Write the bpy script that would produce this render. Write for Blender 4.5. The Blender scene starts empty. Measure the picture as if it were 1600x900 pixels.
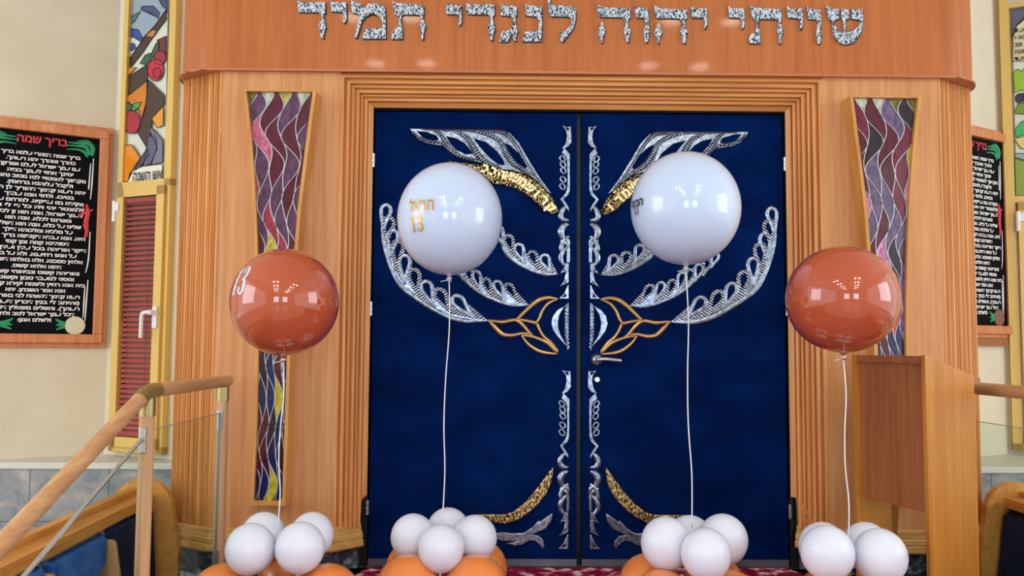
import bpy, bmesh, math, random
from mathutils import Vector, Matrix
random.seed(7)
S = bpy.context.scene
COL = S.collection
# ------------------------------------------------------------------ camera
F = 1350.0
YAW, PITCH, ROLL = 0.0134, 0.0674, 0.0063
CAM = Vector((-0.393, -4.29, 1.0714))
_cy, _sy, _cp, _sp = math.cos(YAW), math.sin(YAW), math.cos(PITCH), math.sin(PITCH)
FW = Vector((_sy*_cp, _cy*_cp, _sp)); _rt = Vector((_cy, -_sy, 0)); _up = _rt.cross(FW)
RT = _rt*math.cos(ROLL) + _up*math.sin(ROLL); UP = -_rt*math.sin(ROLL) + _up*math.cos(ROLL)
cd = bpy.data.cameras.new('camera'); cam = bpy.data.objects.new('camera', cd); COL.objects.link(cam)
cam.matrix_world = Matrix(((RT.x, UP.x, -FW.x, CAM.x), (RT.y, UP.y, -FW.y, CAM.y), (RT.z, UP.z, -FW.z, CAM.z), (0, 0, 0, 1)))
cd.sensor_width = 36.0; cd.lens = F/1600*36.0; cd.clip_start = 0.05; cd.clip_end = 100
S.camera = cam
# ------------------------------------------------------------------ view, world and lights
S.view_settings.view_transform = 'Standard'; S.view_settings.look = 'None'
S.view_settings.exposure = 0.5; S.view_settings.gamma = 1.0; S.view_settings.use_curve_mapping = False
W = bpy.data.worlds.new('world'); S.world = W; W.use_nodes = True
W.node_tree.nodes['Background'].inputs['Color'].default_value = (0.97, 0.985, 1.0, 1)
W.node_tree.nodes['Background'].inputs['Strength'].default_value = 1.0
def area(name, loc, rot, sx, sy, power, color):
    l = bpy.data.lights.new(name, 'AREA'); l.shape = 'RECTANGLE'; l.size = sx; l.size_y = sy; l.energy = power; l.color = color
    o = bpy.data.objects.new(name, l); COL.objects.link(o); o.location = loc; o.rotation_euler = rot; return o
area('side_window_light', (-5.6, -3.0, 2.2), (math.radians(90), 0, math.radians(-75)), 2.5, 2.5, 60, (0.86, 0.93, 1.0))
area('side_window_light', (5.6, -3.0, 2.2), (math.radians(90), 0, math.radians(75)), 2.5, 2.5, 60, (0.86, 0.93, 1.0))

# ------------------------------------------------------------------ rays: photo pixel -> point on a real plane
def ray(px, py): return (FW*F + RT*(px-800.0) - UP*(py-450.0)).normalized()
def on_plane(px, py, p0, n):
    d = ray(px, py); return CAM + d*((Vector(p0)-CAM).dot(n)/d.dot(n))
def PY(px, py, y): return on_plane(px, py, (0, y, 0), Vector((0, 1, 0)))
def PZ(px, py, z): return on_plane(px, py, (0, 0, z), Vector((0, 0, 1)))
def PX(px, py, x): return on_plane(px, py, (x, 0, 0), Vector((1, 0, 0)))

# ------------------------------------------------------------------ materials
def lin(c):
    return tuple(((v/255.0)/12.92 if v/255.0 <= 0.04045 else ((v/255.0+0.055)/1.055)**2.4) for v in c) + (1.0,)
MC = {}
def mat(name, rgb, rough=0.5, metal=0.0, coat=0.0, spec=0.5, trans=0.0, ior=1.45, emis=0.0):
    if name in MC: return MC[name]
    m = bpy.data.materials.new(name); m.use_nodes = True
    b = m.node_tree.nodes['Principled BSDF']
    b.inputs['Base Color'].default_value = lin(rgb); b.inputs['Roughness'].default_value = rough
    b.inputs['Metallic'].default_value = metal; b.inputs['Coat Weight'].default_value = coat; b.inputs['Coat Roughness'].default_value = 0.05
    b.inputs['Specular IOR Level'].default_value = spec; b.inputs['Transmission Weight'].default_value = trans; b.inputs['IOR'].default_value = ior
    if emis: b.inputs['Emission Color'].default_value = lin(rgb); b.inputs['Emission Strength'].default_value = emis
    MC[name] = m; return m
def nodes(m):
    nt = m.node_tree; return nt, nt.nodes, nt.links, nt.nodes['Principled BSDF']
def tex_coord(m, scale, rot=(0, 0, 0)):
    nt, N, L, b = nodes(m)
    tc = N.new('ShaderNodeTexCoord'); mp = N.new('ShaderNodeMapping')
    mp.inputs['Scale'].default_value = scale; mp.inputs['Rotation'].default_value = rot
    L.new(tc.outputs['Object'], mp.inputs['Vector']); return mp.outputs['Vector']
def ramp(m, src, stops):
    nt, N, L, b = nodes(m); r = N.new('ShaderNodeValToRGB'); e = r.color_ramp.elements
    e[0].position, e[0].color = stops[0][0], lin(stops[0][1]); e[1].position, e[1].color = stops[-1][0], lin(stops[-1][1])
    for p, c in stops[1:-1]:
        k = e.new(p); k.color = lin(c)
    L.new(src, r.inputs['Fac']); return r.outputs['Color']
def noise(m, vec, scale, detail=4, rough=0.55, dist=0.0):
    nt, N, L, b = nodes(m); n = N.new('ShaderNodeTexNoise')
    n.inputs['Scale'].default_value = scale; n.inputs['Detail'].default_value = detail; n.inputs['Roughness'].default_value = rough; n.inputs['Distortion'].default_value = dist
    L.new(vec, n.inputs['Vector']); return n.outputs['Fac']
def bump(m, src, strength, dist=0.002):
    nt, N, L, b = nodes(m); k = N.new('ShaderNodeBump'); k.inputs['Strength'].default_value = strength; k.inputs['Distance'].default_value = dist
    L.new(src, k.inputs['Height']); L.new(k.outputs['Normal'], b.inputs['Normal'])
def wood(name, dark, mid, light, rough=0.42, axis='z', coat=0.08):
    if name in MC: return MC[name]
    m = mat(name, mid, rough, coat=coat); nt, N, L, b = nodes(m)
    sc = {'z': (22, 22, 0.9), 'x': (0.9, 22, 22), 'y': (22, 0.9, 22)}[axis]
    f = noise(m, tex_coord(m, sc), 1.6, 6, 0.6, 0.3)
    c = ramp(m, f, [(0.28, dark), (0.5, mid), (0.74, light)])
    L.new(c, b.inputs['Base Color']); bump(m, f, 0.08, 0.001); return m
def silver_mat(name, pattern):
    if name in MC: return MC[name]
    m = mat(name, (190, 201, 216), 0.28, 0.9); nt, N, L, b = nodes(m)
    if pattern == 'plain':
        f = noise(m, tex_coord(m, (30, 30, 30)), 2.0, 4)
        L.new(ramp(m, f, [(0.3, (104, 118, 138)), (0.5, (144, 158, 178)), (0.7, (190, 203, 218))]), b.inputs['Base Color']); bump(m, f, 0.25, 0.003)
    elif pattern == 'braid':
        w = N.new('ShaderNodeTexWave'); w.inputs['Scale'].default_value = 25; w.inputs['Distortion'].default_value = 2.2; w.inputs['Detail'].default_value = 2.0; w.inputs['Detail Scale'].default_value = 3.0
        L.new(tex_coord(m, (1, 1, 1), (0, -1.0 if 'mirrored' not in name else 1.0, 0)), w.inputs['Vector'])
        L.new(ramp(m, w.outputs['Fac'], [(0.12, (30, 42, 70)), (0.45, (140, 155, 176)), (0.75, (208, 218, 232))]), b.inputs['Base Color']); bump(m, w.outputs['Fac'], 0.6, 0.004)
    elif pattern == 'hammered':
        b.inputs['Metallic'].default_value = 0.35; b.inputs['Roughness'].default_value = 0.4
        w = N.new('ShaderNodeTexNoise'); w.inputs['Scale'].default_value = 150; w.inputs['Detail'].default_value = 1.0; w.inputs['Distortion'].default_value = 0.8
        L.new(tex_coord(m, (1, 1, 0.62), (0, 0.5, 0)), w.inputs['Vector'])
        L.new(ramp(m, w.outputs['Fac'], [(0.39, (24, 32, 46)), (0.46, (112, 128, 146)), (0.53, (206, 218, 228))]), b.inputs['Base Color']); bump(m, w.outputs['Fac'], 0.5, 0.004)
    return m
def gold_mat(name, pattern):
    if name in MC: return MC[name]
    m = mat(name, (196, 162, 100), 0.3, 0.8); nt, N, L, b = nodes(m)
    if pattern == 'etched':
        w = N.new('ShaderNodeTexWave'); w.inputs['Scale'].default_value = 17; w.inputs['Distortion'].default_value = 14; w.inputs['Detail'].default_value = 3; w.inputs['Detail Scale'].default_value = 2.5
        L.new(tex_coord(m, (1, 1, 1), (0, -0.7, 0)), w.inputs['Vector'])
        L.new(ramp(m, w.outputs['Fac'], [(0.35, (26, 20, 12)), (0.6, (130, 104, 60)), (0.85, (206, 184, 130))]), b.inputs['Base Color']); bump(m, w.outputs['Fac'], 0.6, 0.004)
    elif pattern == 'bark':
        w = N.new('ShaderNodeTexNoise'); w.inputs['Scale'].default_value = 95; w.inputs['Detail'].default_value = 3
        L.new(tex_coord(m, (1.5, 1, 0.7), (0, 0.6, 0)), w.inputs['Vector'])
        L.new(ramp(m, w.outputs['Fac'], [(0.40, (50, 36, 20)), (0.5, (168, 138, 82)), (0.60, (232, 214, 156))]), b.inputs['Base Color']); bump(m, w.outputs['Fac'], 0.6, 0.004)
    return m
M_PANEL = wood('panel_wood', (186, 124, 73), (206, 145, 92), (218, 161, 109))
M_FLUTE = wood('flute_wood', (182, 116, 57), (206, 140, 74), (222, 160, 93))
M_CASING = wood('casing_wood', (188, 120, 63), (214, 146, 82), (228, 166, 103))
M_CASINGX = wood('casing_wood_horizontal', (188, 120, 63), (214, 146, 82), (228, 166, 103), axis='x')
M_FASCIA = wood('fascia_wood', (166, 88, 34), (182, 101, 42), (192, 113, 54), rough=0.42, coat=0.08)
M_CORNICE = wood('cornice_wood', (166, 98, 58), (186, 116, 72), (200, 132, 88), axis='x')
M_BASE = wood('base_wood', (186, 140, 73), (208, 164, 94), (222, 182, 110), axis='x')
M_BOX = wood('light_box_wood', (186, 126, 60), (208, 148, 75), (222, 166, 92))
M_LECT = wood('lectern_wood', (176, 108, 36), (194, 126, 47), (206, 142, 58))
M_LECTIN = wood('lectern_front_wood', (146, 82, 44), (166, 100, 58), (178, 114, 70))
M_RAIL = wood('beech_rail', (178, 130, 88), (200, 152, 108), (214, 170, 128), axis='y')
M_POST = wood('beech_post', (186, 138, 94), (206, 160, 116), (218, 178, 136))
M_PEW = wood('pew_wood', (190, 122, 50), (212, 146, 70), (222, 162, 88), axis='y')
M_PEWB = wood('pew_board', (132, 98, 78), (150, 116, 96), (162, 130, 110), axis='y')
M_FRAME = wood('plaque_frame_wood', (186, 112, 66), (206, 132, 82), (220, 150, 100))
M_BLACK = mat('black_board', (6, 8, 14), 0.6, spec=0.1)
M_JAMB = mat('black_steel', (14, 16, 20), 0.4)
M_STEEL = mat('satin_steel', (200, 204, 210), 0.28, 0.9)
M_BRASS = mat('champagne_brass', (178, 164, 112), 0.35, 0.8)
M_KICK = mat('kick_plate_metal', (112, 120, 132), 0.4, 0.7)
M_SIL = silver_mat('silver_plain', 'plain'); M_BRAID = {-1: silver_mat('silver_braid', 'braid'), 1: silver_mat('silver_braid_mirrored', 'braid')}; M_HAM = silver_mat('silver_hammered', 'hammered')
M_LETSHADOW = mat('letter_drop_shadow', (18, 22, 30), 0.5)
M_GOLD = mat('gold_polished', (176, 140, 90), 0.24, 0.9); M_ETCH = gold_mat('gold_etched', 'etched'); M_BARK = gold_mat('gold_bark', 'bark')
M_LEAD = mat('lead_came', (196, 196, 202), 0.35, 0.7)
M_GLASS = mat('clear_glass', (235, 245, 240), 0.02, trans=1.0, ior=1.02)
M_GEDGE = mat('glass_edge', (150, 160, 158), 0.2, 0.3)
M_GOLDF = mat('window_frame_gold', (220, 186, 104), 0.4, 0.15)
M_WHITEP = mat('white_plastic', (232, 232, 236), 0.3)
M_WB = mat('white_paint_letter', (240, 240, 240), 0.6)
M_RED = mat('red_paint', (214, 62, 72), 0.6); M_GRN = mat('green_paint', (36, 148, 98), 0.6)
M_SEAL = mat('seal_cream', (216, 214, 182), 0.5); M_SEALB = mat('seal_bronze', (132, 92, 74), 0.5)
M_STRING = mat('white_ribbon', (236, 238, 244), 0.35)
# blue velvet
M_VELVET = mat('blue_velvet', (8, 32, 94), 0.9, spec=0.05)
def _velvet():
    m = M_VELVET; nt, N, L, b = nodes(m)
    f = noise(m, tex_coord(m, (1, 1, 1.6)), 4.0, 5, 0.6)
    L.new(ramp(m, f, [(0.3, (0, 17, 60)), (0.55, (0, 26, 78)), (0.75, (2, 32, 90))]), b.inputs['Base Color'])
    b.inputs['Sheen Weight'].default_value = 0.03; b.inputs['Sheen Tint'].default_value = lin((60, 110, 220))
_velvet()
M_BLUELIT = mat('pew_blue_lit_fabric', (34, 84, 158), 0.85, spec=0.2); M_NAVY = mat('pew_navy_fabric', (26, 36, 66), 0.85, spec=0.2)  # blue is the navy upholstery with reflected light put into its colour
def _fabric(m, a, c):
    nt, N, L, b = nodes(m); f = noise(m, tex_coord(m, (1, 1, 1)), 14, 5, 0.65)
    L.new(ramp(m, f, [(0.3, a), (0.7, c)]), b.inputs['Base Color'])
_fabric(M_BLUELIT, (34, 86, 168), (78, 132, 205)); _fabric(M_NAVY, (20, 30, 62), (30, 44, 78))
M_WALL = mat('cream_plaster', (222, 212, 188), 0.8)
def _wall():
    m = M_WALL; nt, N, L, b = nodes(m); f = noise(m, tex_coord(m, (1, 1, 1)), 3, 6)
    L.new(ramp(m, f, [(0.3, (214, 204, 178)), (0.7, (226, 218, 194))]), b.inputs['Base Color']); bump(m, f, 0.05, 0.003)
_wall()
M_LEDGE = mat('pale_stone_ledge', (206, 206, 196), 0.45)
M_TILE = mat('grey_stone_tile', (140, 144, 148), 0.5)
def _tile():
    m = M_TILE; nt, N, L, b = nodes(m); v = tex_coord(m, (1, 1, 1))
    f = noise(m, v, 7, 9, 0.7, 0.4); c = ramp(m, f, [(0.3, (98, 108, 118)), (0.48, (140, 146, 150)), (0.58, (158, 156, 152)), (0.72, (182, 190, 196))])
    br = N.new('ShaderNodeTexBrick'); br.offset = 0.0; br.inputs['Scale'].default_value = 1.0
    br.inputs['Brick Width'].default_value = 0.42; br.inputs['Row Height'].default_value = 0.36; br.inputs['Mortar Size'].default_value = 0.003
    mp = N.new('ShaderNodeMapping'); tc = N.new('ShaderNodeTexCoord'); mp.inputs['Rotation'].default_value = (math.radians(90), 0, 0); mp.inputs['Location'].default_value = (0.1, 0.0, 0.0)
    L.new(tc.outputs['Object'], mp.inputs['Vector']); L.new(mp.outputs['Vector'], br.inputs['Vector'])
    L.new(c, br.inputs['Color1']); L.new(c, br.inputs['Color2']); br.inputs['Mortar'].default_value = lin((88, 92, 96))
    L.new(br.outputs['Color'], b.inputs['Base Color'])
_tile()
M_MARBLE = mat('dark_marble', (60, 72, 84), 0.18)
def _marble():
    m = M_MARBLE; nt, N, L, b = nodes(m); f = noise(m, tex_coord(m, (1, 1, 1.5)), 9, 8, 0.65, 1.5)
    L.new(ramp(m, f, [(0.36, (26, 34, 42)), (0.52, (58, 72, 84)), (0.66, (150, 162, 172))]), b.inputs['Base Color'])
_marble()
M_CARPET = mat('patterned_carpet', (168, 50, 80), 0.95, spec=0.1)
def _carpet():
    m = M_CARPET; nt, N, L, b = nodes(m); v = tex_coord(m, (1, 1, 1))
    vo = N.new('ShaderNodeTexVoronoi'); vo.inputs['Scale'].default_value = 16; L.new(v, vo.inputs['Vector'])
    f = noise(m, v, 24, 3, 0.6, 1.2)
    mx = N.new('ShaderNodeMath'); mx.operation = 'MULTIPLY_ADD'; L.new(vo.outputs['Distance'], mx.inputs[0]); mx.inputs[1].default_value = 0.55; L.new(f, mx.inputs[2])
    L.new(ramp(m, mx.outputs[0], [(0.62, (226, 212, 212)), (0.70, (206, 128, 148)), (0.77, (160, 30, 70)), (0.95, (116, 16, 50))]), b.inputs['Base Color'])
_carpet()
M_FLOOR = mat('hall_floor_stone', (170, 160, 148), 0.4)
M_CEIL = mat('white_ceiling', (224, 220, 212), 0.8)
M_BALW = mat('pearl_white_latex', (200, 216, 243), 0.10, coat=0.5)
M_BALS = mat('white_latex', (222, 228, 246), 0.26, coat=0.15)
M_BALO = mat('burnt_orange_latex', (178, 80, 48), 0.08, coat=0.9)
M_BALB = mat('orange_latex', (232, 136, 66), 0.16, coat=0.5)
for _m, _r in ((M_BALW, 0.12), (M_BALS, 0.06)):
    _b = _m.node_tree.nodes['Principled BSDF']; _b.inputs['Subsurface Weight'].default_value = 0.9; _b.inputs['Subsurface Radius'].default_value = (_r, _r, _r); _b.inputs['Subsurface Scale'].default_value = 1.0
M_PRINTG = mat('gold_foil_print', (196, 150, 60), 0.35, 0.6); M_PRINTW = mat('pale_print', (196, 210, 232), 0.4); M_PRINTD = mat('dark_print', (70, 52, 66), 0.4)

# ------------------------------------------------------------------ object helpers
ORG = {}
def tag(o, label=None, cat=None, group=None, kind=None):
    if label: o['label'] = label
    if cat: o['category'] = cat
    if group: o['group'] = group
    if kind: o['kind'] = kind
    return o
def thing(name, loc, label=None, cat=None, group=None, kind=None, rotz=0.0):
    o = bpy.data.objects.new(name, None); COL.objects.link(o); o.location = loc; o.rotation_euler = (0, 0, rotz)
    o.empty_display_size = 0.1; ORG[o.name] = Vector(loc); return tag(o, label, cat, group, kind)
def obj(name, bm, mats, parent=None, smooth=False, local=False):
    me = bpy.data.meshes.new(name)
    if not isinstance(mats, (list, tuple)): mats = [mats]
    for m in mats: me.materials.append(m)
    bmesh.ops.recalc_face_normals(bm, faces=bm.faces[:])
    if parent is None:
        vs = [v.co for v in bm.verts]
        org = Vector(((min(v.x for v in vs)+max(v.x for v in vs))/2, (min(v.y for v in vs)+max(v.y for v in vs))/2, min(v.z for v in vs)))
    else: org = Vector((0, 0, 0)) if local else ORG[parent.name]
    if org.length > 0: bmesh.ops.translate(bm, verts=bm.verts[:], vec=-org)
    bm.to_mesh(me); bm.free()
    if smooth:
        for p in me.polygons: p.use_smooth = True
        if smooth != True: me.set_sharp_from_angle(angle=math.radians(smooth))
    o = bpy.data.objects.new(name, me); COL.objects.link(o); ORG[o.name] = org
    if parent is None: o.location = org
    else: o.parent = parent
    return o
def struct(name, bm, m, parent=None, smooth=False):
    o = obj(name, bm, m, parent, smooth)
    if parent is None: o['kind'] = 'structure'
    return o
def BM(): return bmesh.new()
def box(bm, a, b, mi=0, bev=0.0):
    a, b = Vector(a), Vector(b); c = (a+b)/2; s = b-a
    r = bmesh.ops.create_cube(bm, size=1.0, matrix=Matrix.Translation(c) @ Matrix.Diagonal((abs(s.x), abs(s.y), abs(s.z), 1)))
    fs = set(f for v in r['verts'] for f in v.link_faces)
    for f in fs: f.material_index = mi
    if bev: bmesh.ops.bevel(bm, geom=list(set(e for f in fs for e in f.edges)), offset=bev, segments=2, profile=0.5, affect='EDGES')
def hull_box(bm, pts, mi=0):
    vs = [bm.verts.new(p) for p in pts]   # 8 points: bottom loop 4, top loop 4
    for q in ((0,1,2,3),(4,5,6,7),(0,1,5,4),(1,2,6,5),(2,3,7,6),(3,0,4,7)):
        f = bm.faces.new([vs[i] for i in q]); f.material_index = mi
def prism(bm, pts, vec, mi=0):
    """closed outline (list of Vector) extruded by vec"""
    vec = Vector(vec); a = [bm.verts.new(p) for p in pts]; b = [bm.verts.new(Vector(p)+vec) for p in pts]; n = len(pts)
    for i in range(n): bm.faces.new((a[i], a[(i+1) % n], b[(i+1) % n], b[i])).material_index = mi
    for loop in (a, b):
        f = bm.faces.new(loop); f.material_index = mi; bmesh.ops.triangulate(bm, faces=[f])
def sheet(bm, pts, vec, mi=0):
    """open polyline extruded by vec"""
    vec = Vector(vec); a = [bm.verts.new(p) for p in pts]; b = [bm.verts.new(Vector(p)+vec) for p in pts]
    for i in range(len(pts)-1): bm.faces.new((a[i], a[i+1], b[i+1], b[i])).material_index = mi
def tube(bm, path, r, seg=12, closed=False, flat=None, nrm=None, mi=0):
    """sweep; r a number or list; flat=(thickness ratio) with nrm as the flattening direction"""
    n = len(path); path = [Vector(p) for p in path]; rings = []
    rs = r if isinstance(r, (list, tuple)) else [r]*n
    prev = None
    for i, p in enumerate(path):
        if closed: t = path[(i+1) % n]-path[i-1]
        else: t = path[min(i+1, n-1)]-path[max(i-1, 0)]
        t.normalize()
        if nrm is not None: u = Vector(nrm); u = (u - t*u.dot(t)).normalized()
        elif prev is not None: u = (prev - t*prev.dot(t)).normalized()
        else:
            u = Vector((0, 0, 1)) if abs(t.z) < 0.9 else Vector((1, 0, 0)); u = (u-t*u.dot(t)).normalized()
        prev = u; v = t.cross(u); k = flat if flat is not None else 1.0
        rings.append([bm.verts.new(p + u*(math.cos(2*math.pi*j/seg)*rs[i]*k) + v*(math.sin(2*math.pi*j/seg)*rs[i])) for j in range(seg)])
    m = n if closed else n-1
    for i in range(m):
        A, B = rings[i], rings[(i+1) % n]
        for j in range(seg): bm.faces.new((A[j], A[(j+1) % seg], B[(j+1) % seg], B[j])).material_index = mi
    if not closed:
        bm.faces.new(rings[0]).material_index = mi; bm.faces.new(rings[-1]).material_index = mi
def lathe(bm, prof, c, seg=32, axis=Vector((0, 0, 1)), mi=0):
    """prof: list of (radius, height) about axis through c"""
    axis = Vector(axis).normalized(); u = axis.orthogonal().normalized(); v = axis.cross(u); c = Vector(c); rings = []
    for r, h in prof:
        if r < 1e-6: rings.append([bm.verts.new(c+axis*h)])
        else: rings.append([bm.verts.new(c+axis*h+(u*math.cos(2*math.pi*j/seg)+v*math.sin(2*math.pi*j/seg))*r) for j in range(seg)])
    for A, B in zip(rings, rings[1:]):
        for j in range(seg):
            k = (j+1) % seg
            if len(A) == 1 and len(B) == 1: continue
            if len(A) == 1: f = bm.faces.new((A[0], B[j], B[k]))
            elif len(B) == 1: f = bm.faces.new((A[j], A[k], B[0]))
            else: f = bm.faces.new((A[j], A[k], B[k], B[j]))
            f.material_index = mi
def catmull(pts, per=5, closed=False):
    pts = [Vector(p) for p in pts]; n = len(pts); out = []
    for i in range(n if closed else n-1):
        g = (lambda k: pts[k % n]) if closed else (lambda k: pts[min(max(k, 0), n-1)])
        p0, p1, p2, p3 = g(i-1), g(i), g(i+1), g(i+2)
        for j in range(per):
            t = j/per
            out.append(0.5*((2*p1)+(p2-p0)*t+(2*p0-5*p1+4*p2-p3)*t*t+(3*p1-p0-3*p2+p3)*t**3))
    if not closed: out.append(pts[-1])
    return out
def lerp_list(vals, m):
    out = []
    for i in range(m):
        t = i/(m-1)*(len(vals)-1); k = min(int(t), len(vals)-2); out.append(vals[k]+(vals[k+1]-vals[k])*(t-k))
    return out
def add_mesh(bm, me, M, mi=None):
    n0 = len(bm.faces); me.transform(M); bm.from_mesh(me); bm.faces.ensure_lookup_table()
    if mi is not None:
        for f in bm.faces[n0:]: f.material_index = mi
    bpy.data.meshes.remove(me)
def curve_mesh(c):
    o = bpy.data.objects.new('outline', c); COL.objects.link(o)
    me = bpy.data.meshes.new_from_object(o.evaluated_get(bpy.context.evaluated_depsgraph_get()))
    bpy.data.objects.remove(o); bpy.data.curves.remove(c); return me
def relief(bm, loops, M, depth, bev, mi=0, res=2):
    """filled 2-D loops (outer first, then holes) -> solid of given depth with rounded rim; local z is the depth axis"""
    c = bpy.data.curves.new('outline', 'CURVE'); c.dimensions = '2D'; c.fill_mode = 'BOTH'
    c.extrude = max(depth/2-bev, 0.0002); c.bevel_depth = bev; c.bevel_resolution = res; c.offset = -bev
    for lp in loops:
        s = c.splines.new('POLY'); s.points.add(len(lp)-1); s.use_cyclic_u = True
        for p, q in zip(s.points, lp): p.co = (q[0], q[1], 0, 1)
    add_mesh(bm, curve_mesh(c), M, mi)
def text_mesh(body, size, bold=0.0, depth=0.0, align='CENTER'):
    c = bpy.data.curves.new('writing', 'FONT'); c.body = body; c.size = size; c.offset = bold; c.extrude = depth; c.align_x = align; c.align_y = 'BOTTOM_BASELINE'; c.resolution_u = 3
    return curve_mesh(c)
RTL = lambda s: s[::-1].translate(str.maketrans('()', ')('))
XZ = lambda y: Matrix(((1, 0, 0, 0), (0, 0, -1, y), (0, 1, 0, 0), (0, 0, 0, 1)))   # local (a, b, depth) -> world x, z, -y (towards the hall)

# ------------------------------------------------------------------ setting: floors, ceiling, hall
ZL = -0.60          # hall floor; the platform (carpet) is z = 0
bm = BM(); box(bm, (-7, -13, ZL-0.1), (7, 2.2, ZL)); struct('floor', bm, M_FLOOR)
bm = BM(); box(bm, (-7, -13, 4.6), (7, 2.2, 4.7)); struct('ceiling', bm, M_CEIL)
bm = BM(); box(bm, (-7, -13.2, ZL), (7, -13, 4.6)); struct('wall_back', bm, M_WALL)
bm = BM(); box(bm, (-1.66, -2.0, ZL), (1.66, -0.02, -0.012)); o = struct('floor_platform', bm, M_MARBLE)
bm = BM(); prism(bm, [Vector(q) for q in ((-1.64, -1.99, -0.012), (1.64, -1.99, -0.012), (1.64, -0.22, -0.012), (1.08, -0.22, -0.012), (1.02, -0.012, -0.012), (-1.02, -0.012, -0.012), (-1.08, -0.22, -0.012), (-1.64, -0.22, -0.012))], (0, 0, 0.012))
tag(obj('carpet', bm, M_CARPET), 'crimson and pale floral carpet on the platform floor before the blue doors', 'carpet')
for i in range(3):
    bm = BM(); box(bm, (-1.66, -2.0-0.3*(i+1), ZL), (1.66, -2.0-0.3*i-0.001, -0.15*(i+1))); struct('floor_step', bm, M_MARBLE)
# folded side walls: plaque wall recedes towards the ark, window wall comes back
def wall_frame(corner_px, Y, plaque_deg, window_deg):
    c = PY(*corner_px, Y); c.z = 0
    a = math.radians(plaque_deg); b = math.radians(window_deg)
    return c, Vector((-math.cos(a), -math.sin(a), 0)), Vector((math.cos(b), -math.sin(b), 0))
LC, LP_, LW_ = wall_frame((168, 540), 0.80, 29.5, 24)
RC, RP_, RW_ = wall_frame((1573, 540), 1.02, 29.5, 24)
DY = 0.44; DZ = PY(0, 722, DY).z
def wall_strip(name, c, d, length, z0, z1):
    n = Vector((d.y, -d.x, 0));  n = n if n.y > 0 else -n
    bm = BM(); p = [c, c+d*length, c+d*length+n*0.1, c+n*0.1]
    hull_box(bm, [Vector((q.x, q.y, z)) for z in (z0, z1) for q in p]); return struct(name, bm, M_WALL)
wall_strip('wall_left', LC, LP_, 3.2, DZ-0.02, 4.6)
wall_strip('wall_left_window', LC, LW_, 0.92, DZ-0.02, 4.6)
wall_strip('wall_right', RC, RP_, 0.95, DZ-0.02, 4.6)
wall_strip('wall_right_window', RC, RW_, 2.6, DZ-0.02, 4.6)
bm = BM(); box(bm, (-6.5, 1.9, ZL), (6.5, 2.05, 4.6)); struct('wall_rear', bm, M_WALL)
for nm, x0, x1 in (('left', -5.4, -1.9), ('right', 1.9, 5.4)):
    bm = BM(); box(bm, (x0, DY, ZL), (x1, DY+0.9, DZ-0.035)); struct('wall_'+nm+'_stone', bm, M_TILE)
    bm = BM(); box(bm, (x0, DY-0.012, DZ-0.035), (x1, DY+0.9, DZ), bev=0.004); struct('trim_1' if nm == 'left' else 'trim_2', bm, M_LEDGE)

# ------------------------------------------------------------------ the ark
YP = -0.14                                      # front panels
ark = thing('torah_ark', (0, 0.2, 0), 'large wooden ark with blue velvet doors and silver Hebrew lettering above', 'cabinet')
xo = (abs(PY(530, 117, YP).x)+abs(PY(1281, 123, YP).x))/2; zo = PY(905, 120, YP).z
xi, zi = 1.036, 2.262
xc = (abs(PY(347, 111, YP).x)+abs(PY(1461, 123, YP).x))/2             # front corner of the chamfered, fluted ends
pe = PZ(285, 127, PY(347, 111, YP).z); pe2 = PZ(1513, 139, PY(1461, 123, YP).z)
xe = (abs(pe.x)+abs(pe2.x))/2; ye = min(max((pe.y+pe2.y)/2, YP+0.08), YP+0.3)
zc = PY(905, 117, YP).z                          # underside of the cornice
ZB = PY(460, 825, YP).z; ZB0 = PY(460, 861, YP).z
BACK = 1.5
# panels
for s in (-1, 1):
    bm = BM(); box(bm, (s*xo, YP, ZB-0.01), (s*xc, YP+0.06, zc)); obj('front_panel', bm, M_PANEL, ark)
    # fluted chamfer
    a = Vector((s*xc, YP, 0)); b = Vector((s*xe, ye, 0)); d = b-a; n = Vector((d.y, -d.x, 0)).normalized()
    if n.y > 0: n = -n
    pts = []; K = 15; ws = [1.3, 0.7, 1.0, 0.6, 1.4, 0.8, 0.6, 1.2, 0.7, 1.0, 0.6, 1.3, 0.8, 0.7, 1.0]; tot = sum(ws); t = 0
    for w in ws:
        for j in range(5):
            u = j/5; h = 0.010*math.sin(math.pi*min(u/0.8, 1.0))**0.7 if u < 0.8 else 0.0
            pts.append(a+d*((t+w*u)/tot)+n*h)
        t += w
    pts.append(b); pts += [b-n*0.05, a-n*0.05]
    bm = BM(); prism(bm, [Vector((p.x, p.y, ZB-0.01)) for p in pts], (0, 0, zc-ZB+0.01)); obj('fluted_panel', bm, M_FLUTE, ark)
    # side of the ark running back to the wall
    bm = BM(); box(bm, (s*(xe-0.03), ye, 0.02), (s*xe, BACK, 3.6)); obj('side_panel', bm, M_PANEL, ark)
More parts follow.
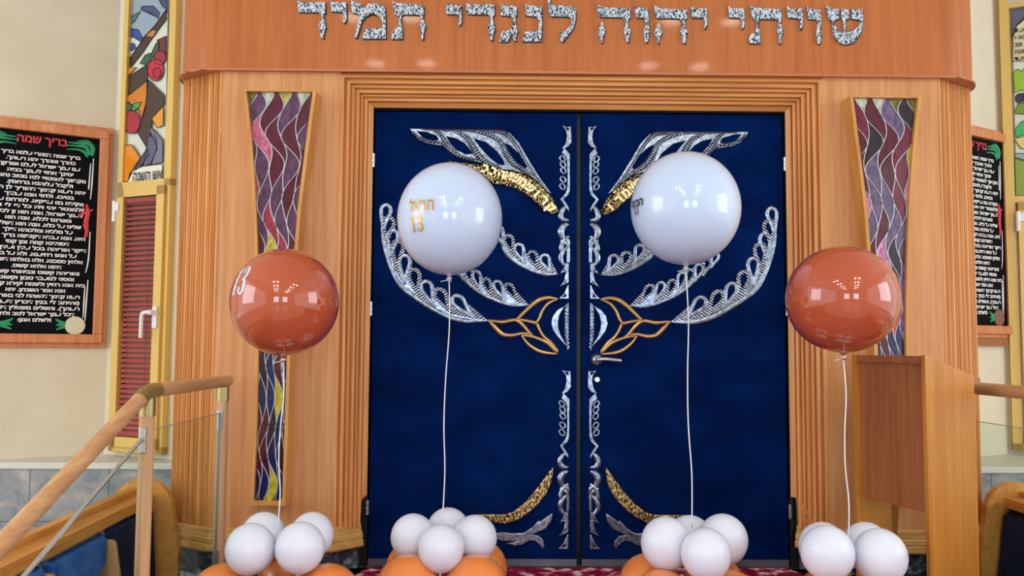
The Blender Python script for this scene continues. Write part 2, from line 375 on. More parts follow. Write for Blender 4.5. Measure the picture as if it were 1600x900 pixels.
# casing: stepped splayed moulding, mitred
prof = [(0, 0.0)]
steps = [(0.10, 0.012), (0.13, 0.004), (0.27, 0.016), (0.30, 0.004), (0.40, 0.012), (0.43, 0.002), (0.55, 0.016), (0.58, 0.003), (0.66, 0.010), (0.69, 0.002), (0.80, 0.014), (0.83, 0.0)]
last = 0
for k, (s_, h) in enumerate(steps):
    if k % 2 == 0:
        for j in range(1, 5): prof.append((last+(s_-last)*j/5, h*math.sin(math.pi*j/5)**0.5))
        prof.append((s_, 0.0))
    else: prof.append((s_, -0.006))
    last = s_
prof += [(0.84, 0.004), (0.99, 0.004), (1.0, 0.0), (1.0, -0.02), (0.0, -0.02)]
sd = Vector((xi-xo, 0-YP+0.02)); ln = sd.length; nx, ny = (sd.y/ln, -sd.x/ln) if False else (-sd.y/ln, sd.x/ln)
def casing_pt(s_, h): return xo+(xi-xo)*s_ + h*nx, YP+(0.0-YP-0.02)*s_ + h*ny, zo+(zi-zo)*s_ + h*nx
for s in (-1, 1):
    bm = BM(); ra = []; rb = []
    for s_, h in prof:
        x, y, z = casing_pt(s_, h); zb = 0.345 if s_ > 0.835 else 0.2
        if s_ in (0.84,): zb = 0.345
        ra.append(bm.verts.new((s*x, y, zb))); rb.append(bm.verts.new((s*x, y, z)))
    for i in range(len(prof)):
        j = (i+1) % len(prof); bm.faces.new((ra[i], ra[j], rb[j], rb[i]))
    bm.faces.new(ra); obj('casing_jamb', bm, M_CASING, ark)
bm = BM(); ra = []; rb = []
for s_, h in prof:
    x, y, z = casing_pt(s_, h); ra.append(bm.verts.new((-x, y, z))); rb.append(bm.verts.new((x, y, z)))
for i in range(len(prof)):
    j = (i+1) % len(prof); bm.faces.new((ra[i], ra[j], rb[j], rb[i]))
obj('casing_head', bm, M_CASINGX, ark)
# black steel frame round the doors, threshold and a dark backing that paints the shade in the gap
bm = BM()
for s in (-1, 1): box(bm, (s*1.034, -0.004, 0.0), (s*1.066, 0.06, 2.28))
box(bm, (-1.034, -0.004, 2.256), (1.034, 0.06, 2.28)); box(bm, (-1.034, 0.05, 0.0), (1.034, 0.08, 2.256))
tag(obj('steel_door_frame', bm, M_JAMB, ark), 'black steel door frame with a sheet darkening the gap')
# base mouldings and marble plinth
def offset_path(path, d):
    out = []
    for i, p in enumerate(path):
        t = (path[min(i+1, len(path)-1)]-path[max(i-1, 0)]).normalized(); n = Vector((t.y, -t.x)); n = -n if n.y > 0 else n
        out.append(Vector((p.x+n.x*d, p.y+n.y*d)))
    return out
for s in (-1, 1):
    path = [Vector((s*xe, ye+0.25)), Vector((s*xe, ye)), Vector((s*xc, YP)), Vector((s*xo, YP)), Vector((s*1.07, -0.02))]
    H = ZB-ZB0
    courses = [(0.0, 0.0), (0.012, 0.0), (0.016, 0.05), (0.016, 0.26), (0.024, 0.30), (0.022, 0.36), (0.03, 0.42), (0.03, 0.60), (0.024, 0.64), (0.034, 0.70), (0.036, 0.92), (0.030, 1.0), (-0.02, 1.0)]
    bm = BM(); rows = []
    for d, f in courses: rows.append([bm.verts.new((p.x, p.y, ZB-H*f)) for p in offset_path(path, d)])
    for A, B in zip(rows, rows[1:]):
        for i in range(len(A)-1): bm.faces.new((A[i], A[i+1], B[i+1], B[i]))
    obj('base_moulding', bm, M_BASE, ark)
    bm = BM(); pp = offset_path(path, -0.01)
    prism(bm, [Vector((p.x, p.y, -0.02)) for p in pp]+[Vector((pp[-1].x, ye+0.25, -0.02))], (0, 0, ZB0+0.03)); obj('plinth', bm, M_MARBLE, ark)
# cornice plate and curved canopy
def canopy_outline(front, side, rad):
    pts = [Vector((-side, BACK))]
    for k in range(13):
        t = math.pi/2*k/12; pts.append(Vector((-side+rad-rad*math.cos(t), front+rad-rad*math.sin(t))))
    for k in range(13):
        t = math.pi/2*k/12; pts.append(Vector((side-rad+rad*math.sin(t), front+rad-rad*math.cos(t))))
    pts.append(Vector((side, BACK))); return pts
YC = YP-0.03
pcl = PZ(282, 120, zc+0.01); pcr = PZ(1519, 130, zc+0.01); SIDE = xe+0.022
zcc = PY(905, 111, YC).z
bm = BM(); prism(bm, [Vector((p.x, p.y, zc)) for p in canopy_outline(YC, SIDE, 0.24)], (0, 0, zcc-zc)); bmesh.ops.bevel(bm, geom=[e for e in bm.edges if abs(e.verts[0].co.z-e.verts[1].co.z) < 1e-6 and len(e.link_faces) == 2 and e.calc_face_angle(0) > 1], offset=0.004, segments=2, affect='EDGES')
obj('cornice', bm, M_CORNICE, ark, smooth=35)
YF = YC+0.014
bm = BM(); prism(bm, [Vector((p.x, p.y, zcc-0.002)) for p in canopy_outline(YF, SIDE-0.014, 0.226)], (0, 0, 3.45-zcc))
fascia = obj('canopy', bm, M_FASCIA, ark, smooth=35)
# ---- silver letters on the canopy
G = {
 'dalet': [(92,12),(110,5),(130,22),(385,22),(388,125),(372,145),(372,190),(395,280),(375,330),(370,390),(355,400),(340,385),(335,330),(312,265),(345,215),(345,150),(320,126),(108,125),(92,60)],
 'yod': [(440,-5),(455,5),(470,22),(605,25),(608,120),(610,190),(603,215),(588,242),(572,228),(585,190),(580,140),(555,122),(450,118)],
 'mem': [(655,-5),(690,15),(760,40),(770,85),(800,80),(840,35),(960,35),(1005,70),(1015,130),(1018,400),(765,402),(810,295),(975,292),(980,220),(965,180),(920,150),(860,145),(800,175),(765,230),(715,398),(688,392),(745,170),(720,140),(668,130),(658,80)],
 'tav': [(1085,10),(1130,30),(1410,50),(1418,130),(1405,190),(1435,280),(1412,335),(1410,405),(1398,415),(1385,400),(1390,330),(1368,265),(1390,200),(1375,160),(1350,152),(1195,150),(1180,170),(1175,230),(1190,290),(1190,405),(1080,405),(1075,340),(1105,305),(1140,290),(1155,240),(1155,170),(1110,140),(1098,80)],
 'gimel': [(675,30),(720,60),(850,60),(855,150),(835,170),(840,260),(865,320),(845,360),(845,420),(832,430),(815,415),(812,360),(795,340),(765,425),(750,435),(668,432),(690,340),(705,322),(760,315),(805,290),(810,200),(790,165),(680,158),(690,120)],
 'nun': [(930,30),(960,55),(1110,65),(1115,300),(1105,430),(908,432),(935,330),(1060,325),(1080,300),(1075,200),(1050,170),(940,162),(945,110)],
 'lamed': [(1165,-90),(1203,-80),(1200,0),(1195,50),(1440,65),(1470,110),(1465,200),(1440,290),(1335,430),(1318,435),(1305,415),(1310,330),(1385,290),(1420,240),(1420,190),(1395,172),(1200,168),(1180,130),(1170,0)],
 'he': [(155,40),(190,60),(225,75),(500,90),(498,180),(475,200),(480,270),(505,325),(488,375),(488,430),(475,445),(455,430),(452,380),(425,325),(450,270),(450,215),(415,180),(180,175),(160,110)],
 'foot': [(200,222),(215,240),(240,325),(215,380),(212,440),(200,447),(188,435),(185,380),(158,330),(185,260)],
 'vav': [(545,40),(575,75),(680,85),(690,170),(690,260),(698,330),(685,435),(668,445),(652,430),(640,330),(655,270),(655,200),(640,185),(562,182),(548,100)],
 'shin': [(1135,58),(1160,60),(1200,90),(1270,90),(1275,190),(1225,210),(1230,270),(1290,330),(1320,340),(1320,220),(1300,195),(1295,95),(1375,90),(1380,190),(1340,215),(1345,340),(1420,320),(1480,270),(1495,205),(1405,195),(1405,95),(1515,90),(1525,180),(1515,300),(1480,380),(1420,445),(1340,465),(1280,445),(1230,390),(1215,330),(1200,210),(1160,190),(1150,120)],
}
LET = [('shin', 1120, 0, 0), ('vav', 1120, 395, 15), ('yod', 1120, 290, 65), ('tav', 1120, -740, 45), ('yod', 1120, -320, 62),
       ('yod', 910, 690, 62), ('he', 910, 590, 10), ('vav', 910, 0, 0), ('he', 910, 0, 0),
       ('lamed', 680, 0, 0), ('nun', 680, 0, 0), ('gimel', 680, 0, 0), ('dalet', 680, 230, 22), ('yod', 680, -332, 26),
       ('tav', 450, 0, 0), ('mem', 450, 0, 0), ('yod', 450, 0, 0), ('dalet', 450, 0, 0)]
for g, x0, dx, dy in LET:
    bm = BM()
    for part in ([g, 'foot'] if g == 'he' else [g]):
        lp = [PY(x0+(x+dx)/6.667, (y+dy)/6.667, YF-0.012) for x, y in G[part]]
        relief(bm, [[(p.x, p.z) for p in lp]], XZ(YF-0.006), 0.014, 0.0015, mi=0)
        relief(bm, [[(p.x+0.005, p.z-0.004) for p in lp]], XZ(YF-0.0015), 0.006, 0.001, mi=1)  # near-black copy set right and down, the letter's drop shadow in solid colour
    tag(obj('letter', bm, [M_HAM, M_LETSHADOW], fascia), 'hammered silver Hebrew letter')

# ---- doors
YD = 0.0
def door_pts(pts, side, y=YD-0.008):
    out = []
    for x, z in pts:
        p = PY(x, z, y); out.append(Vector(((p.x if side < 0 else -p.x), p.z)))
    return out
def relief_px(bm, loops, side, depth, bev, mi=0):
    relief(bm, [[tuple(q) for q in door_pts(l, side)] for l in loops], XZ(YD-depth/2+0.001), depth, bev, mi)
def strip_px(bm, pts, widths, side, flat=0.55, per=5, closed=False, mi=0, seg=10):
    q = door_pts(pts, side); path = catmull([Vector((a.x, YD-0.002, a.y)) for a in q], per, closed)
    sc = 4.29/F
    rr = lerp_list([w*sc/2 for w in widths], len(path)) if isinstance(widths, (list, tuple)) else widths*sc/2
    tube(bm, path, rr, seg, closed, flat, (0, -1, 0), mi)
def c(org, sc, pts): return [(org[0]+x/sc, org[1]+y/sc) for x, y in pts]
WING = c((580, 170), 3.912, [(235,120),(420,124),(640,126),(800,130),(850,148),(905,208),(960,305),(1030,418),(1104,522),(1060,492),(1000,432),(930,395),(860,375),(790,373),(720,350),(650,325),(560,310),(500,270),(440,228),(340,212),(285,187),(255,152)])
WINGH = [c((580, 170), 3.912, h) for h in (
    [(280,137),(330,142),(400,165),(412,190),(380,195),(320,180)],
    [(458,168),(520,183),(570,212),(608,255),(622,275),(580,278),(520,250),(485,212)],
    [(625,182),(700,205),(770,262),(810,320),(815,345),(780,340),(730,303),(680,250)],
    [(797,202),(850,227),(900,272),(950,350),(945,366),(900,340),(850,287),(818,238)])]
WINGRIDGE = c((580, 170), 3.912, [(245,124),(420,132),(640,136),(780,142),(830,160),(885,225),(945,325),(1020,435),(1095,515)])
WSTR = [([(645,204),(652,213),(670,221),(690,224),(703,235),(718,244),(734,248),(748,250)], [3, 6, 6, 6, 7, 7, 6, 4]),
        ([(676,203),(688,210),(696,222),(708,236),(722,245)], [4, 8, 9, 8, 5]),
        ([(706,204),(728,214),(738,228),(748,244),(764,256),(784,263)], [4, 9, 11, 12, 9, 5]),
        ([(738,205),(764,211),(782,222),(792,242),(804,257),(820,267),(838,281),(854,298)], [4, 8, 9, 12, 11, 8, 6, 3])]
ARM = c((580, 170), 3.912, [(470,318),(575,333),(680,345),(740,375),(800,385),(870,380),(930,400),(1000,440),(1060,490),(1110,550),(1143,620),(1130,648),(1100,645),(1050,612),(990,560),(930,515),(870,485),(800,470),(750,463),(700,425),(600,385),(490,345)])
OUT_A = [(604,319),(608,339),(614.5,359),(622,375),(632,398),(645,420),(662,439),(682,452),(708,463)]
OUT_S = [(596,345),(599,374),(605,399),(613,422),(626,446),(648,464),(676,482),(702,495),(729,501),(763,501)]
OUT_B = [(598,360),(603,380),(610,402),(619,424),(632,445),(653,464),(680,481),(706,491),(740,497)]
MID_A = [(690,391),(702,401),(715,410),(729,418),(742,423),(757,435),(774,439),(791,444)]
MID_S = [(698,410),(713,424),(724,434),(738,448),(754,459),(771,467),(790,474),(808,477),(826,476)]
MID_B = [(700,416),(712,428),(725,438),(739,448),(753,458),(769,466),(790,471),(812,474)]
INN_A = [(777,353),(792,367),(808,381),(829,393),(848,398)]
INN_S = [(784,385),(795,400),(815,414),(835,423),(854,428),(872,428)]
INN_B = [(788,386),(803,401),(820,413),(841,422),(862,427)]
def teardrop(a, b, cw):
    a, b = Vector(a), Vector(b); ax = a-b; L = ax.length; u = ax/L; n = Vector((-u.y, u.x))
    pts = [(0.02, 0.05), (0.25, 0.22), (0.45, 0.55), (0.72, 1.0), (0.90, 0.78), (0.98, 0.0), (0.90, -0.78), (0.72, -1.0), (0.45, -0.62), (0.25, -0.28)]
    return [tuple(b+u*(L*t)+n*(cw*o)) for t, o in pts]
def branch(bm, A, B, spine, side, cw, w):
    for i, (a, b) in enumerate(zip(A, B)):
        strip_px(bm, teardrop(a, b, cw*(1.0 if i else 0.9)), w, side, 0.42, 4, True, mi=i % 2)
    def leaf_pt(k, t, o):
        a, b = Vector(A[k]), Vector(B[k]); u = (a-b).normalized(); n_ = Vector((-u.y, u.x)); return b+(a-b)*t+n_*(cw*o)
    for k in range(len(A)-1):
        a, b = Vector(A[k]), Vector(B[k]); u = (a-b).normalized(); n_ = Vector((-u.y, u.x)); sg = 1 if n_.dot(Vector(A[k+1])-a) > 0 else -1
        lp = [leaf_pt(k, 0.66, sg), leaf_pt(k, 0.45, sg*0.6), leaf_pt(k, 0.2, sg*0.2), b, Vector(B[k+1]), leaf_pt(k+1, 0.2, -sg*0.2), leaf_pt(k+1, 0.45, -sg*0.6), leaf_pt(k+1, 0.66, -sg)]
        relief_px(bm, [[tuple(q) for q in lp]], side, 0.006, 0.0, k % 2)
    relief_px(bm, [[tuple(q) for q in catmull([Vector(q) for q in spine], 3)]+[tuple(q) for q in catmull([Vector(q) for q in B[::-1]], 3)]], side, 0.006, 0.0, 0)
    lb = leaf_pt(len(A)-1, 0.5, 0.0); sg = 1 if n_.dot(Vector(spine[-1])-lb) > 0 else -1
    relief_px(bm, [[tuple(q) for q in (leaf_pt(len(A)-1, 0.6, sg), leaf_pt(len(A)-1, 0.3, sg*0.2), Vector(B[-1]), Vector(spine[-1]))]], side, 0.006, 0.0, 1)
    n = len(spine); strip_px(bm, spine, [2]+[w*1.15]*(n-2)+[1.5], side, 0.4)
FL = [([(872,467),(857,465),(844,468),(832,476),(819,488),(808,499)], [2, 5, 6, 6, 5, 4]),
      ([(872,467),(857,474),(848,485),(843,497),(839,503)], [2, 4, 4, 4, 4]),
      ([(808,499),(822,501),(839,505)], [3, 4, 5]),
      ([(839,505),(844,517),(851,527),(861,536),(869,548),(871,553)], [4, 4, 4, 5, 6, 2]),
      ([(763,500),(785,503),(805,500),(817,508),(829,522),(835,526)], [2, 5, 5, 5, 4, 2]),
      ([(763,500),(773,511),(785,522),(800,524),(815,521),(829,522)], [2, 6, 6, 5, 4, 2]),
      ([(815,524),(827,525),(841,529),(856,536),(866,546),(871,553)], [2, 4, 4, 5, 5, 2]),
      ([(815,524),(824,536),(837,546),(851,551),(871,553)], [2, 4, 5, 5, 2])]
MOON = c((580, 380), 4.091, [(1240,398),(1190,425),(1160,465),(1150,512),(1162,560),(1195,605),(1255,668),(1240,635),(1212,590),(1196,545),(1194,500),(1206,455)])
# stem pieces (upper set); px positions
S5 = lambda pts: c((860, 180), 4.5, pts)
S6 = lambda pts: c((860, 370), 4.5, pts)
STEM_REL = [[S5([(85,72),(115,82),(145,78),(148,190),(125,222),(80,238),(108,195),(116,150),(112,110)]), S5([(106,88),(132,90),(126,106)])],
            [S5([(98,228),(137,272),(137,520),(128,560),(92,590),(130,650),(132,680),(124,672),(70,590),(108,545),(118,510),(122,440),(120,380),(118,325),(108,290),(80,266)])],
            [S6([(108,182),(130,190),(130,235),(65,262),(92,225)]), S6([(86,240),(106,226),(104,238)])],
            [S6([(108,240),(130,240),(130,320),(62,352),(96,310)]), S6([(92,326),(112,308),(110,322)])],
            [S6([(122,338),(130,338),(130,436),(58,436),(96,396)]), S6([(84,426),(106,400),(112,420)])]]
STEM_RIB = [(S5([(112,640),(85,665),(72,700),(88,730),(130,738)]), [4, 8, 9, 8, 3]),
            (S5([(128,765),(95,780),(75,815),(88,862)]), [4, 10, 11, 7]),
            (S5([(130,850),(105,870),(84,900),(76,940),(92,965)]), [4, 7, 7, 7, 5]),
            (S6([(125,70),(95,95),(76,130),(76,165),(100,200)]), [4, 7, 8, 7, 5]),
            (S6([(70,25),(110,45),(126,80),(126,180)]), [5, 6, 5, 5]),
            (S6([(80,0),(120,20),(128,60)]), [5, 7, 5])]
SEEDS = S5([(86,304),(90,344),(92,388),(90,450),(86,500)])
HORN = c((740, 725), 6.669, [(-90,560),(30,520),(200,520),(330,520),(420,488),(530,400),(640,275),(720,165),(790,70),(815,35),(833,40),(825,110),(810,200),(770,290),(700,390),(620,470),(520,545),(420,600),(330,625),(220,612),(110,575),(-60,585)])
HORNRIDGE = [(c((740, 725), 6.669, [(30,535),(180,545),(330,545),(440,505),(560,400),(670,270),(760,145),(822,45)]), [2, 3, 3, 4, 4, 3, 3, 2]),
             (c((740, 725), 6.669, [(60,560),(200,590),(330,602),(450,565),(580,480),(690,375),(770,260),(812,140)]), [2, 3, 4, 4, 4, 4, 3, 2])]
LEAFA = c((740, 725), 6.669, [(-40,730),(120,720),(240,735),(290,706),(380,712),(520,715),(600,665),(690,580),(672,635),(640,690),(690,600),(830,505),(810,600),(730,690),(640,720),(560,765),(470,790),(330,800),(210,795),(80,800)])
LEAFA = c((740, 725), 6.669, [(120,735),(235,725),(290,708),(400,722),(520,718),(610,660),(685,580),(690,605),(760,550),(825,508),(815,590),(745,680),(640,722),(560,780),(470,808),(330,805),(240,790),(120,790)])
LEAFB = c((740, 725), 6.669, [(330,825),(420,815),(520,780),(600,735),(680,745),(730,800),(740,850),(715,888),(690,845),(640,805),(580,800),(500,845),(430,853)])
door_rot = {}
for side in (-1, 1):
    bm = BM(); box(bm, (side*0.013, YD, 0.038), (side*1.028, YD+0.045, 2.248), bev=0.003)
    door = obj('door', bm, M_VELVET, ark)
    tag(door, 'blue velvet door with silver and gold reliefs')
    bm = BM(); box(bm, (side*0.013, YD-0.004, 0.004), (side*1.028, YD+0.045, 0.038)); tag(obj('kick_plate', bm, M_KICK, door), 'grey metal kick plate')
    bm = BM(); relief_px(bm, [WING]+WINGH, side, 0.012, 0.003); strip_px(bm, WINGRIDGE, [2, 5, 6, 8, 8, 7, 6, 5, 2], side, 1.9)
    for pts, w in WSTR: strip_px(bm, pts, w, side, 2.0, mi=1)
    tag(obj('wing_relief', bm, [M_SIL, M_BRAID[side]], door, smooth=40), 'braided silver relief shaped like a wing')
    bm = BM(); relief_px(bm, [ARM], side, 0.022, 0.007)
    # raised letters along the arm
    cl = [(752,262),(766,266),(777,271),(789,274),(800,276),(812,282),(823,289),(834,298),(845,308),(856,319)] if side < 0 else [(794,272),(806,279),(817,287),(828,296),(839,306),(850,316)]
    for (px, pz), (qx, qz), ch in zip(cl, cl[1:]+[(866,330)], 'בבתאשמשורק' if side < 0 else 'אתשמרו'[::1]):
        p = door_pts([(px, pz)], side)[0]; q = door_pts([(qx, qz)], side)[0]; dv = (q-p) if side < 0 else (q-p)
        ang = math.atan2(dv.y, dv.x) if side < 0 else math.atan2(dv.y, dv.x)+math.pi
        me = text_mesh(ch, 0.062, 0.003, 0.004)
        add_mesh(bm, me, XZ(YD-0.021) @ Matrix.Translation(((p.x+q.x)/2, (p.y+q.y)/2, 0)) @ Matrix.Rotation(ang, 4, 'Z') @ Matrix.Translation((0, -0.021, 0)), 1)
    tag(obj('arm_relief', bm, [M_ETCH, mat('gold_letter', (246, 226, 176), 0.35, 0.5)], door, smooth=40), 'etched gold relief band with raised letters')
    for A, B, sp, cw, w in ((OUT_A, OUT_B, OUT_S, 8.4, 7.2), (MID_A, MID_B, MID_S, 6.2, 5.4), (INN_A, INN_B, INN_S, 7.0, 6.0)):
        bm = BM(); branch(bm, A, B, sp, side, cw, w); tag(obj('branch_relief', bm, [M_SIL, M_BRAID[side]], door, smooth=True), 'silver menorah branch of looped leaves')
    bm = BM()
    for pts, w in FL: strip_px(bm, pts, [q*1.35 for q in w], side, 0.55)
    tag(obj('flower_relief', bm, M_GOLD, door, smooth=True), 'gold openwork leaf relief')
    bm = BM(); relief_px(bm, [MOON], side, 0.012, 0.004); tag(obj('crescent_relief', bm, M_SIL, door, smooth=40), 'silver crescent relief')
    bm = BM()
    n = 13
    for k in range(n):
        y0 = 474+72*k/n; w = 6.5 if k < 9 else 6.5-1.1*(k-8)
        strip_px(bm, [(889-w, y0+7), (889-w*0.5, y0+2.5), (889, y0-1)], [1.5, 4.5, 1.5], side, 0.8, 3)
    strip_px(bm, [(886.5, 474), (886, 510), (888, 547)], [5, 5, 1], side, 0.5)
    tag(obj('rope_relief', bm, M_SIL, door, smooth=True), 'silver twisted rope relief')
    bm = BM()
    for l in STEM_REL: relief_px(bm, l, side, 0.011, 0.0025)
    for pts, w in STEM_RIB: strip_px(bm, pts, w, side, 0.7)
    for x, y in SEEDS:
        pts = [(x+4.4*math.cos(t)*0.9+1.2*math.sin(t), y+4.6*math.sin(t)) for t in [2*math.pi*k/8 for k in range(8)]]
        strip_px(bm, pts, 2.8, side, 0.8, 2, True)
    up = obj('stem_relief', bm, M_SIL, door, smooth=40); tag(up, 'silver vine relief, upper half of the central stem')
    lo = up.copy(); COL.objects.link(lo); lo.parent = door
    zt, zb_ = PY(878, 578, YD-0.008).z, PY(876, 858, YD-0.008).z; ut, ub = PY(878, 196, YD-0.008).z, PY(876, 467, YD-0.008).z
    k = (zt-zb_)/(ut-ub); lo.scale = (1, 1, k); lo.location = (0, 0, zt-ut*k); ORG[lo.name] = ORG[up.name]
    tag(lo, 'silver vine relief, lower half of the central stem')
    bm = BM(); relief_px(bm, [HORN], side, 0.02, 0.006)
    for pts, w in HORNRIDGE: strip_px(bm, [(a, b) for a, b in pts], [q*1.0 for q in w], side, 2.6)
    tag(obj('horn_relief', bm, M_BARK, door, smooth=40), 'gold bark-textured horn relief')
    bm = BM(); relief_px(bm, [LEAFA], side, 0.012, 0.004); relief_px(bm, [LEAFB], side, 0.012, 0.004); tag(obj('leaf_relief', bm, M_SIL, door, smooth=40), 'smooth silver leaf relief')
    for py in ((250, 482, 793) if side < 0 else (256, 482, 799)):
        p = PY(579 if side < 0 else 1228, py, -0.02)
        bm = BM()
        for k in range(3): lathe(bm, [(0, -0.035+0.0235*k), (0.009, -0.035+0.0235*k), (0.009, -0.0135+0.0235*k), (0, -0.0135+0.0235*k)], (side*1.033, -0.016, p.z), 12)
        tag(obj('hinge', bm, M_STEEL, door, smooth=40), 'steel hinge')
    if side > 0:
        p = PY(933, 562, -0.02); bm = BM()
        lathe(bm, [(0, 0.028), (0.012, 0.026), (0.026, 0.012), (0.028, 0.0), (0, 0)], (p.x, 0.0, p.z), 24, (0, -1, 0))
        tube(bm, catmull([Vector((p.x, -0.01, p.z)), Vector((p.x, -0.045, p.z)), Vector((p.x+0.03, -0.055, p.z+0.004)), Vector((p.x+0.08, -0.053, p.z)), Vector((p.x+0.115, -0.048, p.z-0.004))], 5), [0.010]*6+[0.0095]*8+[0.009]*6+[0.007], 12)
        tag(obj('lever_handle', bm, M_STEEL, door, smooth=40), 'polished steel lever handle')
        p = PY(933, 593, -0.01); bm = BM()
        lathe(bm, [(0, 0.02), (0.012, 0.02), (0.016, 0.012), (0.017, 0.0), (0, 0)], (p.x, 0.0, p.z), 20, (0, -1, 0)); box(bm, (p.x-0.006, -0.022, p.z+0.002), (p.x+0.006, -0.019, p.z+0.005))
        tag(obj('lock_cylinder', bm, M_STEEL, door, smooth=40), 'steel lock cylinder')

# ------------------------------------------------------------------ stained glass light boxes on the ark panels
YB = -0.235
PAL = {'maroon': (82, 14, 38), 'plum': (86, 52, 86), 'crimson': (150, 44, 72), 'wine': (106, 22, 52), 'rose': (188, 96, 126), 'pink': (206, 128, 178), 'lilac': (98, 82, 118),
       'yellow': (198, 184, 40), 'olive': (104, 104, 44), 'clear': (176, 192, 168), 'navy': (20, 26, 84), 'dark': (34, 22, 40), 'amber': (172, 160, 74), 'violet': (124, 76, 160), 'red': (200, 50, 60)}
GM = {}
for k, v in PAL.items():
    m = mat('glass_'+k, v, 0.1, coat=0.5); f = noise(m, tex_coord(m, (1, 1, 0.5)), 60, 3, 0.6, 0.6)
    d = tuple(max(int(q*0.82), 0) for q in v); l = tuple(min(int(q*1.14+6), 255) for q in v)
    nt, N, L, b = nodes(m); L.new(ramp(m, f, [(0.35, d), (0.65, l)]), b.inputs['Base Color']); bump(m, f, 0.25, 0.003); GM[k] = m
GK = list(PAL); GMATS = [GM[k] for k in GK]
EDGE = [(140, 379, 494), (200, 386, 486), (274, 392, 476.5), (322, 394.5, 470.5), (388, 397, 465.5), (470, 398.5, 457), (556, 398, 453.5), (660, 396, 450), (790, 390, 446)]
EW = []
for y, xl, xr in EDGE:
    a = PY(xl, y, YB); b = PY(xr, y, YB); EW.append((a.z, a.x, b.x))
def box_edges(z):
    for (z1, l1, r1), (z2, l2, r2) in zip(EW, EW[1:]):
        if z2 <= z <= z1: t = (z1-z)/(z1-z2); return l1+(l2-l1)*t, r1+(r2-r1)*t
    return (EW[0][1], EW[0][2]) if z > EW[0][0] else (EW[-1][1], EW[-1][2])
def light_box(side, rows, label):
    zt, zb_ = EW[0][0], EW[-1][0]; t = 0.016
    cx = 0.0
    ctr = (box_edges(zt)[0]+box_edges(zt)[1])/2
    root = thing('stained_glass_panel', (ctr*(-side), YP, zb_), label, 'stained glass', 'stained glass light boxes on the ark')
    fl = lambda x: x if side < 0 else -x
    zs = [zt+(zb_-zt)*i/24 for i in range(25)]
    out = [(fl(box_edges(z)[0]), z) for z in zs]+[(fl(box_edges(z)[1]), z) for z in reversed(zs)]
    inn = [(fl(box_edges(min(max(z, zb_+t*1.3), zt-t*0.4))[0]+t), min(max(z, zb_+t*1.3), zt-t*0.4)) for z in zs]
    inn += [(fl(box_edges(min(max(z, zb_+t*1.3), zt-t*0.4))[1]-t), min(max(z, zb_+t*1.3), zt-t*0.4)) for z in reversed(zs)]
    bm = BM(); n = len(out)
    vo = [bm.verts.new((x, YB, z)) for x, z in out]; vi = [bm.verts.new((x, YB, z)) for x, z in inn]
    bo = [bm.verts.new((x, YP, z)) for x, z in out]; bi = [bm.verts.new((x, YB+0.03, z)) for x, z in inn]
    for i in range(n):
        j = (i+1) % n
        for q in ((vo[i], vo[j], vi[j], vi[i]), (vo[i], vo[j], bo[j], bo[i]), (vi[i], vi[j], bi[j], bi[i])):
            try: bm.faces.new(q)
            except ValueError: pass
    bmesh.ops.remove_doubles(bm, verts=bm.verts[:], dist=1e-5)
    obj('frame', bm, M_BOX, root)
    # ogee lattice: wavy cames u_k(z) between the frame sides
    NC = 7; P = 0.272; ph = 0.06
    zi0, zi1 = zb_+t*1.3, zt-t*0.4
    def u_line(k, z):
        w = 0.75*math.sin(2*math.pi*z/(P*1.37)+0.8)+0.25*math.sin(2*math.pi*z/(P*0.8)+k*0.35)
        return k + 0.5*math.sin(2*math.pi*(z+ph)/P)*(1 if k % 2 else -1) + w
    def X(u, z):
        l, r = box_edges(z); l += t; r -= t; return fl(l+(r-l)*min(max(u/NC, 0.0), 1.0))
    bm = BM(); yg = YB+0.022; NZ = 120
    zz = [zi0+(zi1-zi0)*i/NZ for i in range(NZ+1)]
    rnd = random.Random(11 if side < 0 else 5)
    for k in range(-2, NC+2):
        key = None
        for i in range(NZ):
            z0, z1 = zz[i], zz[i+1]; zm = (z0+z1)/2
            ce = round((zm+ph)/P + (0.25 if k % 2 else -0.25))          # cell index along z
            f = (zm-zi0)/(zi1-zi0)
            if (k, ce) != key:
                key = (k, ce); col = rnd.choice(rows(f))
            l0, l1, r0, r1 = X(u_line(k, z0), z0), X(u_line(k, z1), z1), X(u_line(k+1, z0), z0), X(u_line(k+1, z1), z1)
            if abs(l0-r0) < 1e-5 and abs(l1-r1) < 1e-5: continue
            cc = col
            vs = [bm.verts.new(p) for p in ((l0, yg, z0), (r0, yg, z0), (r1, yg, z1), (l1, yg, z1))]
            bm.faces.new(vs).material_index = GK.index(cc)
    # pale backing glass above the flame tips
    obj('glass', bm, GMATS, root)
    bm = BM()
    for k in range(-2, NC+3):
        seg = []
        for z in zz:
            u = u_line(k, z)
            if 0.0 <= u <= NC: seg.append(Vector((X(u, z), yg-0.002, z)))
            else:
                if len(seg) > 2: tube(bm, seg, 0.0022, 6)
                seg = []
        if len(seg) > 2: tube(bm, seg, 0.0022, 6)
    # solder knots at the pinch points
    for k in range(0, NC+1):
        for j in range(-2, 16):
            if (j % 2 == 0) == (k % 2 == 0): continue
            z = (j/2+0.25)*P-ph
            if zi0+0.01 < z < zi1-0.01:
                u = u_line(k, z)
                if 0 <= u <= NC: lathe(bm, [(0, 0.005), (0.004, 0.002), (0.004, -0.003), (0, -0.005)], (X(u, z), yg-0.004, z), 8, (0, -1, 0))
    obj('leading', bm, M_LEAD, root, smooth=True)
    return root
